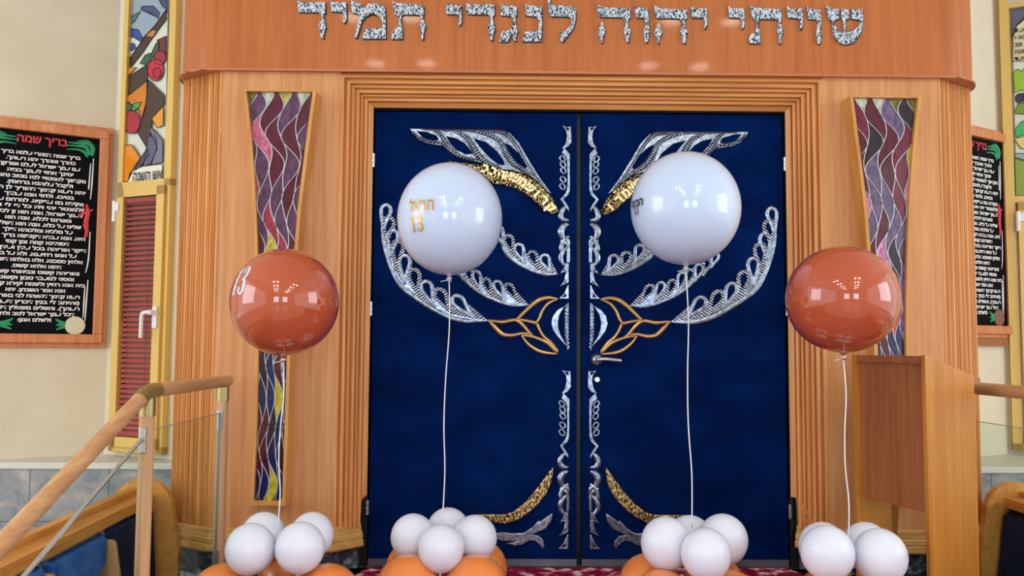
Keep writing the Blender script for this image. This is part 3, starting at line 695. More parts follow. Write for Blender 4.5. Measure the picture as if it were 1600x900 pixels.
def rows_l(f):
    if f > 0.93: return ['amber', 'clear', 'clear', 'olive']
    if f > 0.5: return ['plum', 'maroon', 'wine', 'plum', 'crimson', 'wine', 'maroon', 'plum', 'rose', 'yellow'] if f < 0.86 else ['maroon', 'plum', 'wine', 'rose']
    if f > 0.36: return ['dark', 'wine', 'maroon', 'plum', 'navy']
    return ['navy', 'navy', 'maroon', 'navy', 'yellow', 'dark', 'olive', 'maroon']
def rows_r(f):
    if f > 0.93: return ['olive', 'amber', 'clear', 'olive']
    if f > 0.5: return ['maroon', 'dark', 'wine', 'plum', 'lilac', 'maroon', 'pink', 'dark', 'yellow'] if f < 0.86 else ['maroon', 'lilac', 'wine', 'dark']
    if f > 0.36: return ['dark', 'maroon', 'dark', 'violet', 'red']
    return ['dark', 'navy', 'maroon', 'yellow', 'dark']
light_box(-1, rows_l, 'tapering stained glass panel of wine-red flames on the ark, left of the blue doors')
light_box(1, rows_r, 'tapering stained glass panel of dark purple flames, right of the blue doors')

# ------------------------------------------------------------------ prayer plaques
LINES = ['בריך שמה דמארי עלמא בריך', 'כתרך ואתרך יהא רעותך.', 'עם עמך ישראל לעלם ופורקן', 'ימינך אחזי לעמך בבית', 'מקדשך לאמטויי לנא מטוב נהורך', 'ולקבל צלותנא ברחמין.',
 'יהא רעוא קדמך דתוריך לן חיין', 'בטיבו. ולהוי אנא עבדך', 'פקידא בגו צדיקיא. למרחם עלי', 'ולמנטר יתי וית כל די לי ודי', 'לעמך ישראל. אנת הוא זן לכלא', 'ומפרנס לכלא. אנת הוא',
 'שליט על כלא. אנת הוא דשליט', 'על מלכיא ומלכותא דילך', 'היא. אנא עבדא דקודשא בריך הוא', 'דסגידנא קמה ומן קמי', 'דיקר אוריתה בכל עידן ועידן. לא', 'על אנש רחיצנא. ולא על בר',
 'אלהין סמכנא. אלא באלהא דשמיא', 'דהוא אלהא קשוט.', 'ואוריתה קשוט ונביאוהי קשוט', 'ומסגי למעבד טבון וקשוט.', 'ביה אנא רחיץ ולשמה יקירא קדישא', 'אנא אמר תשבחן. יהא',
 'רעוא קדמך דתפתח לבי באוריתא', '(ותיהב לי בנין דכרין דעבדין', 'רעותך). ותשלים משאלין דלבאי', 'דכל עמך ישראל לטב ולחיין', 'ולשלם אמן:']
PH = 1.29; PW = 0.735
# local frame: x along the board seen from the hall, y = depth (negative towards the hall), z up; origin bottom centre of the frame's back
def make_plaque(loc, rotz, label, seal_mat):
    root = thing('prayer_plaque', loc, label, 'plaque', 'framed prayer plaques on the side walls', rotz=rotz)
    fw = 0.085
    def ring(bm, x0, z0, x1, z1, w, ya, yb):
        for a, b in (((x0, z0), (x1, z0+w)), ((x0, z1-w), (x1, z1)), ((x0, z0+w), (x0+w, z1-w)), ((x1-w, z0+w), (x1, z1-w))):
            box(bm, (a[0], ya, a[1]), (b[0], yb, b[1]), bev=0.004)
    bm = BM(); ring(bm, -PW/2, 0, PW/2, PH, 0.042, -0.025, 0.0); ring(bm, -PW/2+0.022, 0.026, PW/2-0.022, PH-0.022, 0.05, -0.048, -0.01)
    obj('frame', bm, M_FRAME, root, local=True)
    bm = BM(); box(bm, (-PW/2+0.05, -0.02, 0.05), (PW/2-0.05, -0.008, PH-0.05)); obj('board', bm, M_BLACK, root, local=True)
    yt = -0.0225; T = lambda x, z, y=yt: Matrix(((1, 0, 0, x), (0, 0, -1, y), (0, 1, 0, z), (0, 0, 0, 1)))
    zt = PH-0.195; dz = (zt-0.155)/28.0
    bm = BM()
    for i, s in enumerate(LINES):
        me = text_mesh(RTL(s), dz*0.80, 0.0012, 0.0); xs = [v.co.x for v in me.vertices]; w = max(xs)-min(xs)
        k = 0.54/0.545*0.0+1.0
        target = 0.0166*len(s); kx = min(target/w, 0.50/w if w > 0 else 1)
        add_mesh(bm, me, T(0, zt-dz*i-dz*0.3) @ Matrix.Diagonal((kx, 1.0, 1, 1)))
    tag(obj('lettering', bm, M_WB, root, local=True), 'white Hebrew prayer lettering')
    bm = BM(); add_mesh(bm, text_mesh(RTL('בריך שמה'), 0.062, 0.0018), T(0, PH-0.135)); tag(obj('title', bm, M_RED, root, local=True), 'red Hebrew title')
    # green sheaves, red flower, white stalks
    def strokes(bm, segs, w):
        for pts, ww in segs: tube(bm, catmull([Vector((x, yt, z)) for x, z in pts], 4), [q*w for q in lerp_list(ww, (len(pts)-1)*4+1)], 6, flat=0.25, nrm=(0, -1, 0))
    for sx, nm in ((1, 'sheaf'), (-1, 'sheaf')):
        bm = BM(); x = sx*0.205; z = PH-0.14
        strokes(bm, [([(x-sx*0.075, z+0.03), (x-sx*0.02, z+0.03), (x+sx*0.03, z+0.035), (x+sx*0.055, z+0.01), (x+sx*0.05, z-0.035)], [0.3, 0.8, 1.6, 1.8, 1.2]),
                     ([(x-sx*0.085, z+0.012), (x-sx*0.03, z+0.014), (x+sx*0.02, z+0.012), (x+sx*0.04, z-0.03)], [0.3, 0.7, 1.5, 1.4]),
                     ([(x-sx*0.08, z-0.012), (x-sx*0.03, z-0.006), (x+sx*0.01, z-0.015), (x+sx*0.03, z-0.045)], [0.3, 0.7, 1.2, 1.0]),
                     ([(x-sx*0.03, z+0.04), (x+sx*0.02, z+0.05), (x+sx*0.05, z+0.035)], [0.3, 0.8, 0.6])], 0.008)
        tag(obj('sheaf_ornament', bm, M_GRN, root, local=True), 'green painted sheaf')
        for sg in ([(sx*0.266, PH-0.19), (sx*0.263, PH-0.33), (sx*0.258, PH-0.43)], [(sx*0.252, PH-0.22), (sx*0.247, PH-0.36), (sx*0.246, PH-0.37)],
                   [(sx*0.263, PH-0.62), (sx*0.260, PH-0.78), (sx*0.248, PH-0.86)], [(sx*0.262, PH-0.9), (sx*0.257, PH-1.05), (sx*0.254, PH-1.14)], [(sx*0.247, PH-0.94), (sx*0.244, PH-1.12)]):
            bm = BM(); strokes(bm, [(sg, [0.6, 1.0, 0.5])], 0.0045); tag(obj('stalk_ornament', bm, M_WB, root, local=True), 'white painted stalk')
        bm = BM(); z = PH-0.56
        strokes(bm, [([(sx*0.238, z+0.10), (sx*0.248, z+0.05), (sx*0.240, z), (sx*0.245, z-0.06), (sx*0.235, z-0.10)], [0.6, 1.6, 1.9, 1.3, 0.6]), ([(sx*0.273, z+0.07), (sx*0.211, z+0.035), (sx*0.204, z+0.02)], [0.6, 1.0, 0.8]),
                     ([(sx*0.220, z+0.085), (sx*0.230, z+0.06)], [0.5, 0.8]), ([(sx*0.226, z-0.02), (sx*0.238, z-0.04), (sx*0.248, z-0.09)], [0.6, 1.0, 0.5])], 0.008)
        tag(obj('flower_ornament', bm, M_RED, root, local=True), 'red painted flower')
        bm = BM(); z = 0.13; x = sx*0.135
        strokes(bm, [([(x-sx*0.03, z+0.03), (x, z+0.012), (x+sx*0.04, z+0.005)], [0.5, 1.2, 0.8]), ([(x-sx*0.028, z-0.005), (x, z), (x+sx*0.04, z)], [0.4, 1.1, 0.8]), ([(x-sx*0.025, z-0.03), (x, z-0.018), (x+sx*0.04, z-0.008)], [0.4, 1.0, 0.8])], 0.009)
        tag(obj('leaf_ornament', bm, M_GRN, root, local=True), 'green painted leaves')
        if sx > 0:
            bm = BM(); lathe(bm, [(0, 0.006), (0.05, 0.005), (0.053, 0.0), (0, 0)], (0.205, yt+0.002, 0.125), 28, (0, -1, 0)); tag(obj('seal', bm, seal_mat, root, local=True, smooth=40), 'round dedication seal')
    return root
def plaque_at(c_, d, top_px, Y_hint):
    """frame's right edge close to the corner c_; d runs from the corner along the wall; height from the photo"""
    n = Vector((d.y, -d.x, 0)); n = n if n.y < 0 else -n
    top = on_plane(*top_px, c_+n*0.03, n); e = Vector((top.x, top.y, 0))
    ctr = e + d*(PW/2); ang = math.atan2(-d.y, -d.x)
    return Vector((ctr.x, ctr.y, top.z-PH)) - Vector((n.x, n.y, 0))*0.028, ang
loc, ang = plaque_at(LC, LP_, (178, 201), 0)
make_plaque(loc, ang, 'black prayer board with pale seal in wooden frame, left of the ark', M_SEAL)
loc2, ang2 = plaque_at(RC, RP_, (1577, 208), 0)
make_plaque(Vector((loc2.x, loc2.y, loc2.z)), ang2, 'black prayer board with brown seal in wooden frame, half hidden by the ark', M_SEALB)
p = Vector((loc2.x, loc2.y, loc2.z)); 
bm = BM(); n_ = Vector((RP_.y, -RP_.x, 0)); n_ = n_ if n_.y < 0 else -n_
a = p - RP_*0.27*1.0 + n_*0.002; b = p + RP_*0.27 + n_*0.002
hull_box(bm, [Vector((q.x, q.y, z)) for z in (p.z-0.045, p.z-0.002) for q in (a, b, b+n_*0.03, a+n_*0.03)])  # plain brown strip on the wall just below the board
tag(obj('brown_wall_strip', bm, M_LECTIN), 'brown strip on the wall under the right prayer board', 'board_strip')

# ------------------------------------------------------------------ windows with stained glass above a blind
def window_set(idx, c_, d, px_rows, left):
    n = Vector((d.y, -d.x, 0)); n = n if n.y < 0 else -n
    def loc(px, py, off=0.0):
        q = on_plane(px, py, c_+n*off, n); return (q-c_).dot(d), q.z
    def W3(s, z, off): return c_+d*s+n*off+Vector((0, 0, z))
    def bar(bm, s0, s1, z0, z1, o0, o1):
        hull_box(bm, [W3(s, z, o) for z in (z0, z1) for s, o in ((s0, o0), (s1, o0), (s1, o1), (s0, o1))])
    return n, loc, W3, bar
# left window
n, loc_, W3, bar = window_set(1, LC, LW_, None, True)
OF = 0.03
s0 = loc_(187, 290, OF)[0]; s1 = loc_(269, 290, OF)[0]; zmid = loc_(228, 288, OF)[1]; zbot = loc_(215, 707, OF)[1]; ztop = 4.2
s0 = max(s0, 0.03)
w1 = thing('window_1', W3((s0+s1)/2, zbot, 0)); w1['kind'] = 'structure'
bm = BM(); fwid = 0.036
bar(bm, s0, s0+fwid, zbot, ztop, 0, 0.045); bar(bm, s1-fwid*1.3, s1, zbot, ztop, 0, 0.045); bar(bm, s0, s1, zbot, zbot+0.04, 0, 0.045); bar(bm, s0, s1, zmid-0.02, zmid+0.02, 0, 0.045)
obj('window_frame', bm, M_GOLDF, w1)
c0, c1 = s0+0.02, s1-0.025; cz0, cz1 = zbot+0.03, zmid-0.022
bm = BM(); bar(bm, c0, c0+0.05, cz0, cz1, 0.03, 0.065); bar(bm, c1-0.055, c1, cz0, cz1, 0.03, 0.065); bar(bm, c0, c1, cz0, cz0+0.055, 0.03, 0.065); bar(bm, c0, c1, cz1-0.05, cz1, 0.03, 0.065)
case = obj('casement', bm, M_GOLDF, w1)
hs, hz = c1-0.028, loc_(238, 500, 0.07)[1]
bm = BM(); bar(bm, hs-0.016, hs+0.016, hz-0.045, hz+0.075, 0.066, 0.078); bar(bm, hs-0.012, hs+0.012, hz+0.03, hz+0.054, 0.078, 0.115)
tube(bm, catmull([W3(hs, hz+0.042, 0.11), W3(hs-0.03, hz+0.04, 0.118), W3(hs-0.05, hz+0.02, 0.118), W3(hs-0.055, hz-0.10, 0.115)], 4), 0.011, 10)
tag(obj('window_handle', bm, M_WHITEP, case, smooth=40), 'white window handle')
hz2 = loc_(180, 330, 0.07)[1]
bm = BM(); lathe(bm, [(0, -0.06), (0.013, -0.06), (0.013, 0.06), (0, 0.06)], W3(s0+0.004, hz2, 0.065), 12); bar(bm, s0+0.004, s0+0.04, hz2+0.0, hz2+0.05, 0.066, 0.072); tag(obj('hinge', bm, M_WHITEP, case, smooth=40), 'white hinge')
bm = BM(); bar(bm, c0+0.05, c1-0.055, cz0+0.055, cz1-0.05, 0.012, 0.016); obj('window_pane', bm, mat('pane_grey', (120, 110, 100), 0.1), w1)
# blind
M_BLIND = mat('red_blind', (184, 88, 80), 0.45); M_CORD = mat('blind_cord', (120, 60, 56), 0.6)
bs0, bs1, bz0, bz1 = c0+0.045, c1-0.058, cz0+0.06, cz1-0.055
blind = thing('venetian_blind', W3((bs0+bs1)/2, bz0, 0.035), 'dusty red venetian blind hanging inside the gold window frame', 'blind')
bm = BM(); NS = 46
for i in range(NS):
    z = bz0+0.02+(bz1-bz0-0.05)*i/(NS-1); hh = 0.0105
    hull_box(bm, [W3(s, zz_, o) for dz_ in (0, 0.0014) for s, zz_, o in ((bs0, z-hh+dz_, 0.050), (bs1, z-hh+dz_, 0.050), (bs1, z+hh*0.62+dz_, 0.034), (bs0, z+hh*0.62+dz_, 0.034))])
obj('slats', bm, M_BLIND, blind)
bm = BM(); bar(bm, bs0, bs1, bz1-0.03, bz1-0.002, 0.03, 0.055); obj('head_rail', bm, mat('blind_rail', (150, 62, 58), 0.4), blind)
bm = BM(); bar(bm, bs0, bs1, bz0, bz0+0.014, 0.032, 0.052); obj('bottom_rail', bm, mat('blind_rail', (150, 62, 58), 0.4), blind)
bm = BM()
for f in (0.22, 0.78): tube(bm, [W3(bs0+(bs1-bs0)*f, bz0+0.01, 0.051), W3(bs0+(bs1-bs0)*f, bz1-0.01, 0.051)], 0.0012, 6)
tube(bm, [W3(bs0+0.02, bz0+(bz1-bz0)*0.48, 0.058), W3(bs0+0.02, bz1-0.02, 0.058)], 0.003, 8)
obj('cord', bm, M_CORD, blind)
# stained glass picture above
def glass_picture(polys, org, sc, parent, loc_, W3, extra_text=None, cond=None):
    bm = BM(); mats = []; lead = BM()
    for k, (pts, rgb) in enumerate(polys):
        m = mat('window_glass_%d_%d_%d' % rgb, rgb, 0.14, coat=0.4); 
        if m not in mats: mats.append(m)
        q = [loc_(org[0]+x/sc, org[1]+y/sc, 0.02) for x, y in pts]; o = 0.020+0.0006*k
        vs = [W3(s, z, o) for s, z in q]; v0 = [bm.verts.new(p) for p in vs]; f = bm.faces.new(v0); f.material_index = mats.index(m); bmesh.ops.triangulate(bm, faces=[f])
        if k: tube(lead, [v+n*0.001 for v in vs], 0.0022, 6, True)
    g = obj('stained_glass', bm, mats, parent); obj('leading', lead, mat('dark_came', (44, 42, 48), 0.5), parent); return g
def ell(cx, cy, rx, ry, n_=14): return [(cx+rx*math.cos(2*math.pi*i/n_), cy+ry*math.sin(2*math.pi*i/n_)) for i in range(n_)]
POLY = [([(105,-900),(320,-900),(305,120),(292,860),(80,860)], (214, 222, 204)),
 ([(112,-200),(306,-200),(304,60),(180,190),(108,140)], (150, 170, 188)), ([(185,30),(240,28),(270,60),(265,88),(230,62),(180,47)], (66, 76, 124)), ([(255,-20),(305,-20),(303,46),(285,34)], (64, 74, 116)),
 ([(112,92),(180,55),(152,102),(110,124)], (64, 124, 122)), ([(110,130),(170,140),(192,186),(180,196),(150,176),(108,170)], (34, 78, 166)), ([(106,205),(150,205),(160,226),(140,238),(105,235)], (34, 84, 180)),
 ([(303,45),(302,92),(242,170),(190,250),(140,312),(102,312),(135,270),(190,190),(250,120)], (62, 50, 44)), ([(200,170),(240,140),(260,150),(240,176)], (204, 126, 48)), ([(260,190),(302,170),(302,272),(275,242)], (96, 46, 50)),
 ([(235,250),(255,205),(270,200),(265,236),(240,276)], (56, 96, 74)), ([(180,300),(205,260),(230,250),(232,282),(205,306)], (56, 96, 74)), ([(102,320),(165,318),(120,362),(100,362)], (214, 136, 40)),
 ([(98,380),(215,305),(215,382),(150,440),(96,446)], (62, 50, 44)), (ell(275, 272, 28, 34), (150, 40, 54)), (ell(255, 330, 38, 52), (194, 36, 60)), (ell(262, 345, 20, 26, 10), (170, 28, 56)),
 ([(96,480),(140,440),(215,380),(215,470),(190,560),(180,520),(140,490)], (208, 126, 38)), ([(222,375),(297,450),(296,490),(240,560),(230,650),(215,695),(170,620),(205,530)], (66, 48, 44)),
 ([(95,480),(135,480),(146,510),(130,526),(94,512)], (46, 106, 66)), ([(145,515),(150,490),(190,480),(175,512),(150,523)], (76, 164, 86)), (ell(146, 575, 40, 54), (168, 36, 56)),
 ([(240,560),(294,500),(294,590),(265,602)], (226, 154, 48)), ([(225,600),(250,610),(292,660),(291,762),(240,772),(265,690)], (124, 114, 144)), ([(225,640),(260,650),(266,700),(235,770),(200,782)], (90, 92, 122)),
 ([(92,690),(145,680),(160,700),(185,740),(185,762),(140,812),(130,852),(84,852),(90,720)], (226, 136, 28)), ([(220,700),(226,730),(190,782),(150,812),(130,852),(135,830),(170,770)], (72, 68, 92)),
 ([(128,858),(150,802),(200,782),(292,772),(290,858)], (232, 232, 216))]
glass_picture(POLY, (160, 0), 3.0, w1, loc_, W3)
s_, z_ = loc_(230.5, 281, 0.04); me = text_mesh(RTL('אש השנה'), 0.078, 0.0012)
xs = [v.co.x for v in me.vertices]; sw = loc_(253, 281, 0.04)[0]-loc_(207.5, 281, 0.04)[0]; kx = sw/(max(xs)-min(xs))
Mx = Matrix(((d_ := LW_).x*1.0, 0, n.x, 0)).to_4x4() if False else Matrix(((LW_.x, 0, n.x, 0), (LW_.y, 0, n.y, 0), (0, 1, 0, 0), (0, 0, 0, 1)))
bm = BM(); add_mesh(bm, me, Matrix.Translation(W3(s_, z_, 0.044)) @ Mx @ Matrix.Diagonal((kx, 1.0, 1, 1)))
tag(obj('lettering', bm, mat('black_glass_paint', (24, 22, 22), 0.5), w1), 'black Hebrew lettering on the stained glass')

# right window (a sliver of it is in view)
n, loc_, W3, bar = window_set(2, RC, RW_, None, False)
s0 = max(loc_(1562, 300, OF)[0], 0.012); s1 = s0+0.62; zmid = loc_(1590, 312, OF)[1]
w2 = thing('window_2', W3((s0+s1)/2, zbot, 0)); w2['kind'] = 'structure'
sg = loc_(1580, 150, OF)[0]
bm = BM(); bar(bm, s0, sg, zbot, ztop, 0, 0.045); bar(bm, s1-0.05, s1, zbot, ztop, 0, 0.045); bar(bm, s0, s1, zbot, zbot+0.04, 0, 0.045); bar(bm, sg, s1, zmid-0.02, zmid+0.02, 0, 0.045)
zt2 = loc_(1590, 9, OF)[1]; bar(bm, sg, s1, zt2-0.012, zt2+0.012, 0, 0.045)
obj('window_frame', bm, M_GOLDF, w2)
bm = BM(); c0, c1, cz0, cz1 = sg+0.012, s1-0.03, zbot+0.03, zmid-0.022
bar(bm, c0, c0+0.05, cz0, cz1, 0.03, 0.065); bar(bm, c1-0.055, c1, cz0, cz1, 0.03, 0.065); bar(bm, c0, c1, cz0, cz0+0.055, 0.03, 0.065); bar(bm, c0, c1, cz1-0.05, cz1, 0.03, 0.065)
case = obj('casement', bm, M_GOLDF, w2)
hz2 = loc_(1592, 346, 0.07)[1]; hs2 = loc_(1590, 346, 0.065)[0]
bm = BM(); lathe(bm, [(0, -0.06), (0.013, -0.06), (0.013, 0.06), (0, 0.06)], W3(hs2, hz2, 0.075), 12); bar(bm, hs2, hs2+0.05, hz2+0.0, hz2+0.05, 0.066, 0.075); tag(obj('hinge', bm, M_WHITEP, case, smooth=40), 'white hinge')
bm = BM(); bar(bm, c0+0.05, c1-0.055, cz0+0.055, cz1-0.05, 0.012, 0.016); obj('window_pane', bm, mat('pane_grey', (120, 110, 100), 0.1), w2)
# pieces beyond the frame's edge continue the same picture
X0 = 1581.0
POLY2 = [([(X0,12),(1760,12),(1760,312),(X0+8,312)], (214, 226, 214)), ([(X0,12),(1760,12),(1760,26),(X0+20,26),(X0+6,40),(X0,60)], (92, 100, 120)),
 ([(X0+1.5,96),(X0+1.5,60),(X0+8,40),(X0+24,27),(1640,27),(1640,96)], (222, 216, 176)),
 ([(X0+2,114),(X0+8,108),(X0+16,112),(X0+20,106),(1625,104),(1625,138),(X0+12,142),(X0+4,146)], (146, 196, 44)), (ell(X0+14, 154, 9, 8), (48, 40, 78)), (ell(X0+27, 150, 10, 9), (56, 46, 90)),
 ([(X0+4,174),(X0+12,160),(X0+30,156),(1640,168),(1640,180),(X0+6,178)], (110, 156, 40)), ([(X0+4,204),(X0+16,190),(1640,178),(1640,204),(X0+8,216)], (60, 186, 106)), ([(X0+4,218),(X0+14,212),(1640,206),(1640,236),(X0+14,232)], (220, 214, 126)),
 ([(X0+5,240),(1640,240),(1640,262),(X0+5,246)], (150, 176, 186)), ([(X0+5,248),(1650,268),(1650,306),(X0+6,306)], (140, 166, 60))]
glass_picture(POLY2, (0, 0), 1.0, w2, loc_, W3)
bm = BM(); Mx = Matrix(((RW_.x, 0, n.x, 0), (RW_.y, 0, n.y, 0), (0, 1, 0, 0), (0, 0, 0, 1)))
for k, t_ in enumerate(['ועת', 'ונאף', 'וגב', 'וגנה', 'ועד']):
    s_, z_ = loc_(1585.5, 51+11*k, 0.03); add_mesh(bm, text_mesh(RTL(t_), 0.036, 0.001, align='LEFT'), Matrix.Translation(W3(s_, z_, 0.034)) @ Mx)
tag(obj('lettering', bm, mat('black_glass_paint', (24, 22, 22), 0.5), w2), 'black Hebrew lettering on the stained glass')

# ------------------------------------------------------------------ railings
ZR = 0.905
def make_railing(sx, label):
    """sx = -1 left, +1 right (mirror image across the ark's middle)"""
    pn = PZ(224, 611, ZR); pf = PZ(369, 594, ZR); x = sx*1.64
    yn, yf = (pn.y, pf.y) if sx < 0 else (pn.y-0.03, pf.y)
    yf = min(yf, -0.30)
    V = lambda y, z, dx=0.0: Vector((x+dx, y, z))
    root = thing('stair_railing', (x, yn, 0), label, 'railing', 'glass stair railings beside the platform')
    e = PX(8, 845, -1.64); dy, dz = e.y-pn.y, e.z-ZR; k = 1.55; r = 0.026
    end = V(yn+dy*k, ZR+dz*k)
    bm = BM(); tube(bm, [V(yf, ZR), V(yn+0.075, ZR)], r, 20); tube(bm, [V(yn+dy*0.07, ZR+dz*0.07-0.0), end], r, 20)
    lathe(bm, [(r, 0), (r*0.94, 0.010), (r*0.6, 0.02), (0, 0.024)], V(yf, ZR), 20, (0, 1, 0))
    obj('handrail', bm, M_RAIL, root, smooth=40)
    bm = BM(); tube(bm, catmull([V(yn+0.08, ZR), V(yn+0.045, ZR), V(yn, ZR-0.003), V(yn+dy*0.05, ZR+dz*0.045), V(yn+dy*0.085, ZR+dz*0.085)], 4), r*1.04, 20)
    tag(obj('elbow', bm, M_BRASS, root, smooth=40), 'brass rail elbow')
    zend = end.z
    for y, zt in ((yn, ZR), (yf-0.055, ZR), (yn+dy*k*0.97, zend)):
        zb = 0.0 if zt == ZR else ZL
        bm = BM(); lathe(bm, [(0, zb), (0.0265, zb), (0.0265, zt-0.085), (0, zt-0.085)], V(y, 0), 20); post = obj('post', bm, M_POST, root, smooth=40)
        bm = BM(); lathe(bm, [(0, zt-0.088), (0.0285, zt-0.088), (0.0285, zt-0.024), (0.018, zt-0.018), (0, zt-0.018)], V(y, 0), 20); tag(obj('collar', bm, M_BRASS, post, smooth=40), 'brass collar')
        if zt == ZR:
            for zc_ in (0.735, 0.12):
                for o0, o1 in (((-0.036, -0.024), (0.024, 0.036)) if y == yn else ((-0.036, -0.024),)):
                    bm = BM(); box(bm, (x-sx*0.012, y+o0, zc_-0.045), (x+sx*0.012, y+o1, zc_+0.045), bev=0.003); tag(obj('clamp', bm, M_STEEL, post), 'steel glass clamp')
    g = 0.006; zg = 0.765
    bm = BM(); box(bm, (x-g, yn+0.034, 0.06), (x+g, yf-0.095, zg)); gp = obj('glass_pane', bm, M_GLASS, root)
    bm = BM(); box(bm, (x-g*1.05, yn+0.034, zg), (x+g*1.05, yf-0.095, zg+0.002)); box(bm, (x-g*1.05, yf-0.097, 0.06), (x+g*1.05, yf-0.095, zg)); obj('polished_edge', bm, M_GEDGE, gp)
    # sloping pane beside the steps
    sl = dz/dy; y0, y1 = yn-0.034, yn+dy*k*0.95
    zz = lambda y: (zg-0.012)+(y-yn)*sl
    bm = BM(); hull_box(bm, [V(y0, 0.0, -g), V(y0, 0.0, g), V(y1, zz(y1)-0.62, g), V(y1, zz(y1)-0.62, -g), V(y0, zz(y0), -g), V(y0, zz(y0), g), V(y1, zz(y1), g), V(y1, zz(y1), -g)]); gp = obj('glass_pane', bm, M_GLASS, root)
    bm = BM(); hull_box(bm, [V(y0, zz(y0), -g*1.1), V(y0, zz(y0), g*1.1), V(y1, zz(y1), g*1.1), V(y1, zz(y1), -g*1.1), V(y0, zz(y0)+0.006, -g*1.1), V(y0, zz(y0)+0.006, g*1.1), V(y1, zz(y1)+0.006, g*1.1), V(y1, zz(y1)+0.006, -g*1.1)]); obj('polished_edge', bm, M_STEEL, gp)
    return root
make_railing(-1, 'sloping beech and glass stair railing at lower left')
make_railing(1, 'beech and glass stair railing mostly hidden behind the lectern')

# ------------------------------------------------------------------ pews
ZP = 0.367
def make_pew(far_px, near_px, sx, label, navy):
    Fp = PZ(*far_px, ZP); Np = PZ(*near_px, ZP); Fp.z = Np.z = 0
    if sx > 0: Fp.x, Np.x = -Fp.x, -Np.x
    u = (Np-Fp).normalized(); v = Vector((-u.y, u.x, 0)); v = v if v.x*(-sx) > 0 else -v      # v faces the middle of the hall
    Lh = 2.9
    Q = lambda a, b, z: Fp+u*a+v*b+Vector((0, 0, z))
    root = thing('pew', Q(0.5, -0.15, ZL), label, 'pew', 'pews along the sides of the platform')
    def slab(bm, a0, a1, pts):     # section pts in (v, z), swept along u
        prism(bm, [Q(a0, b, z) for b, z in pts], u*(a1-a0))
    bm = BM(); slab(bm, 0.11, Lh, [(0.0, ZP-0.045), (0.0, ZP), (-0.07, ZP+0.004), (-0.07, ZP-0.045)]); slab(bm, 0.11, Lh, [(0.006, ZP-0.02), (0.006, ZP-0.014), (0, ZP-0.014), (0, ZP-0.02)]); obj('top_rail', bm, M_PEW, root)
    bm = BM(); slab(bm, 0.11, Lh, [(-0.072, ZP-0.045), (-0.072, ZP+0.03), (-0.10, ZP+0.034), (-0.10, ZP-0.045)]); obj('back_lip', bm, M_PEW, root)
    bm = BM(); slab(bm, 0.11, Lh, [(-0.04, ZP-0.045), (-0.03, ZP-0.045), (0.03, -0.14), (0.0, -0.16)]); obj('backrest', bm, M_NAVY if navy else M_PEWB, root)
    bm = BM(); slab(bm, 0.11, Lh, [(-0.10, ZP-0.045), (-0.085, ZP-0.045), (-0.085, ZL), (-0.10, ZL)]); obj('back_board', bm, M_PEW, root)
    bm = BM(); slab(bm, 0.11, Lh, [(-0.06, -0.17), (0.13, -0.15), (0.13, -0.21), (-0.06, -0.23)]); tag(obj('seat', bm, M_NAVY if navy else M_BLUELIT, root), 'blue upholstered seat')
    # arched end panel
    arc = [(0.12, ZL), (0.12, 0.10)]
    for k in range(11):
        t = math.pi*k/10; arc.append((-0.055+0.145*math.cos(t), 0.285+0.155*math.sin(t)))
    arc += [(-0.20, 0.1), (-0.20, ZL)]
    bm = BM(); slab(bm, 0.065, 0.11, arc); obj('end_panel', bm, M_POST if False else M_PEW, root)
    if not navy:
        for k in range(4):
            a0 = 0.165+0.525*k
            if k == 0: outl = [(0.02, 0.305), (0.47, 0.305), (0.47, 0.1), (0.47, -0.12), (0.02, -0.12), (0.02, 0.1)]
            else: outl = [(0.02, 0.30), (0.49, 0.30), (0.485, 0.26)]+[(0.255+0.225*math.cos(t), 0.235+0.105*-math.sin(t)) for t in [math.pi*j/8 for j in range(9)]]+[(0.025, 0.26)]
            bm = BM(); prism(bm, [Q(a0-0.04+a, -0.028+0.07*(0.3-z)+0.004, z) for a, z in outl], v*0.04)
            bmesh.ops.bevel(bm, geom=[e for e in bm.edges if len(e.link_faces) == 2 and e.calc_face_angle(0) > 0.9], offset=0.012, segments=3, affect='EDGES')
            tag(obj('cushion', bm, M_NAVY if k == 0 else M_BLUELIT, root, smooth=50), 'blue cushion')
            bm = BM(); a1 = a0+0.475
            hull_box(bm, [Q(a1, 0.0, -0.17), Q(a1+0.035, 0.0, -0.17), Q(a1+0.035, 0.115, -0.17), Q(a1, 0.115, -0.17), Q(a1, -0.03, 0.275), Q(a1+0.035, -0.03, 0.275), Q(a1+0.035, 0.04, 0.275), Q(a1, 0.04, 0.275)])
            bmesh.ops.bevel(bm, geom=bm.edges[:], offset=0.008, segments=2, affect='EDGES'); obj('divider', bm, M_POST, root)
    else:
        for k in range(3):
            bm = BM(); prism(bm, [Q(0.12+0.9*k+a, -0.02+0.12*(0.3-z), z) for a, z in [(0, 0.30), (0.86, 0.30), (0.86, -0.12), (0, -0.12)]], v*0.04)
            bmesh.ops.bevel(bm, geom=bm.edges[:], offset=0.012, segments=3, affect='EDGES'); tag(obj('cushion', bm, M_NAVY, root, smooth=50), 'navy cushion')
    return root
make_pew((252, 766), (0, 888), -1, 'wooden pew with blue cushions coloured as lit at lower left behind the glass railing', False)
make_pew((252, 766), (0, 888), 1, 'wooden pew with dark navy backrest at lower right beside the lectern', True)

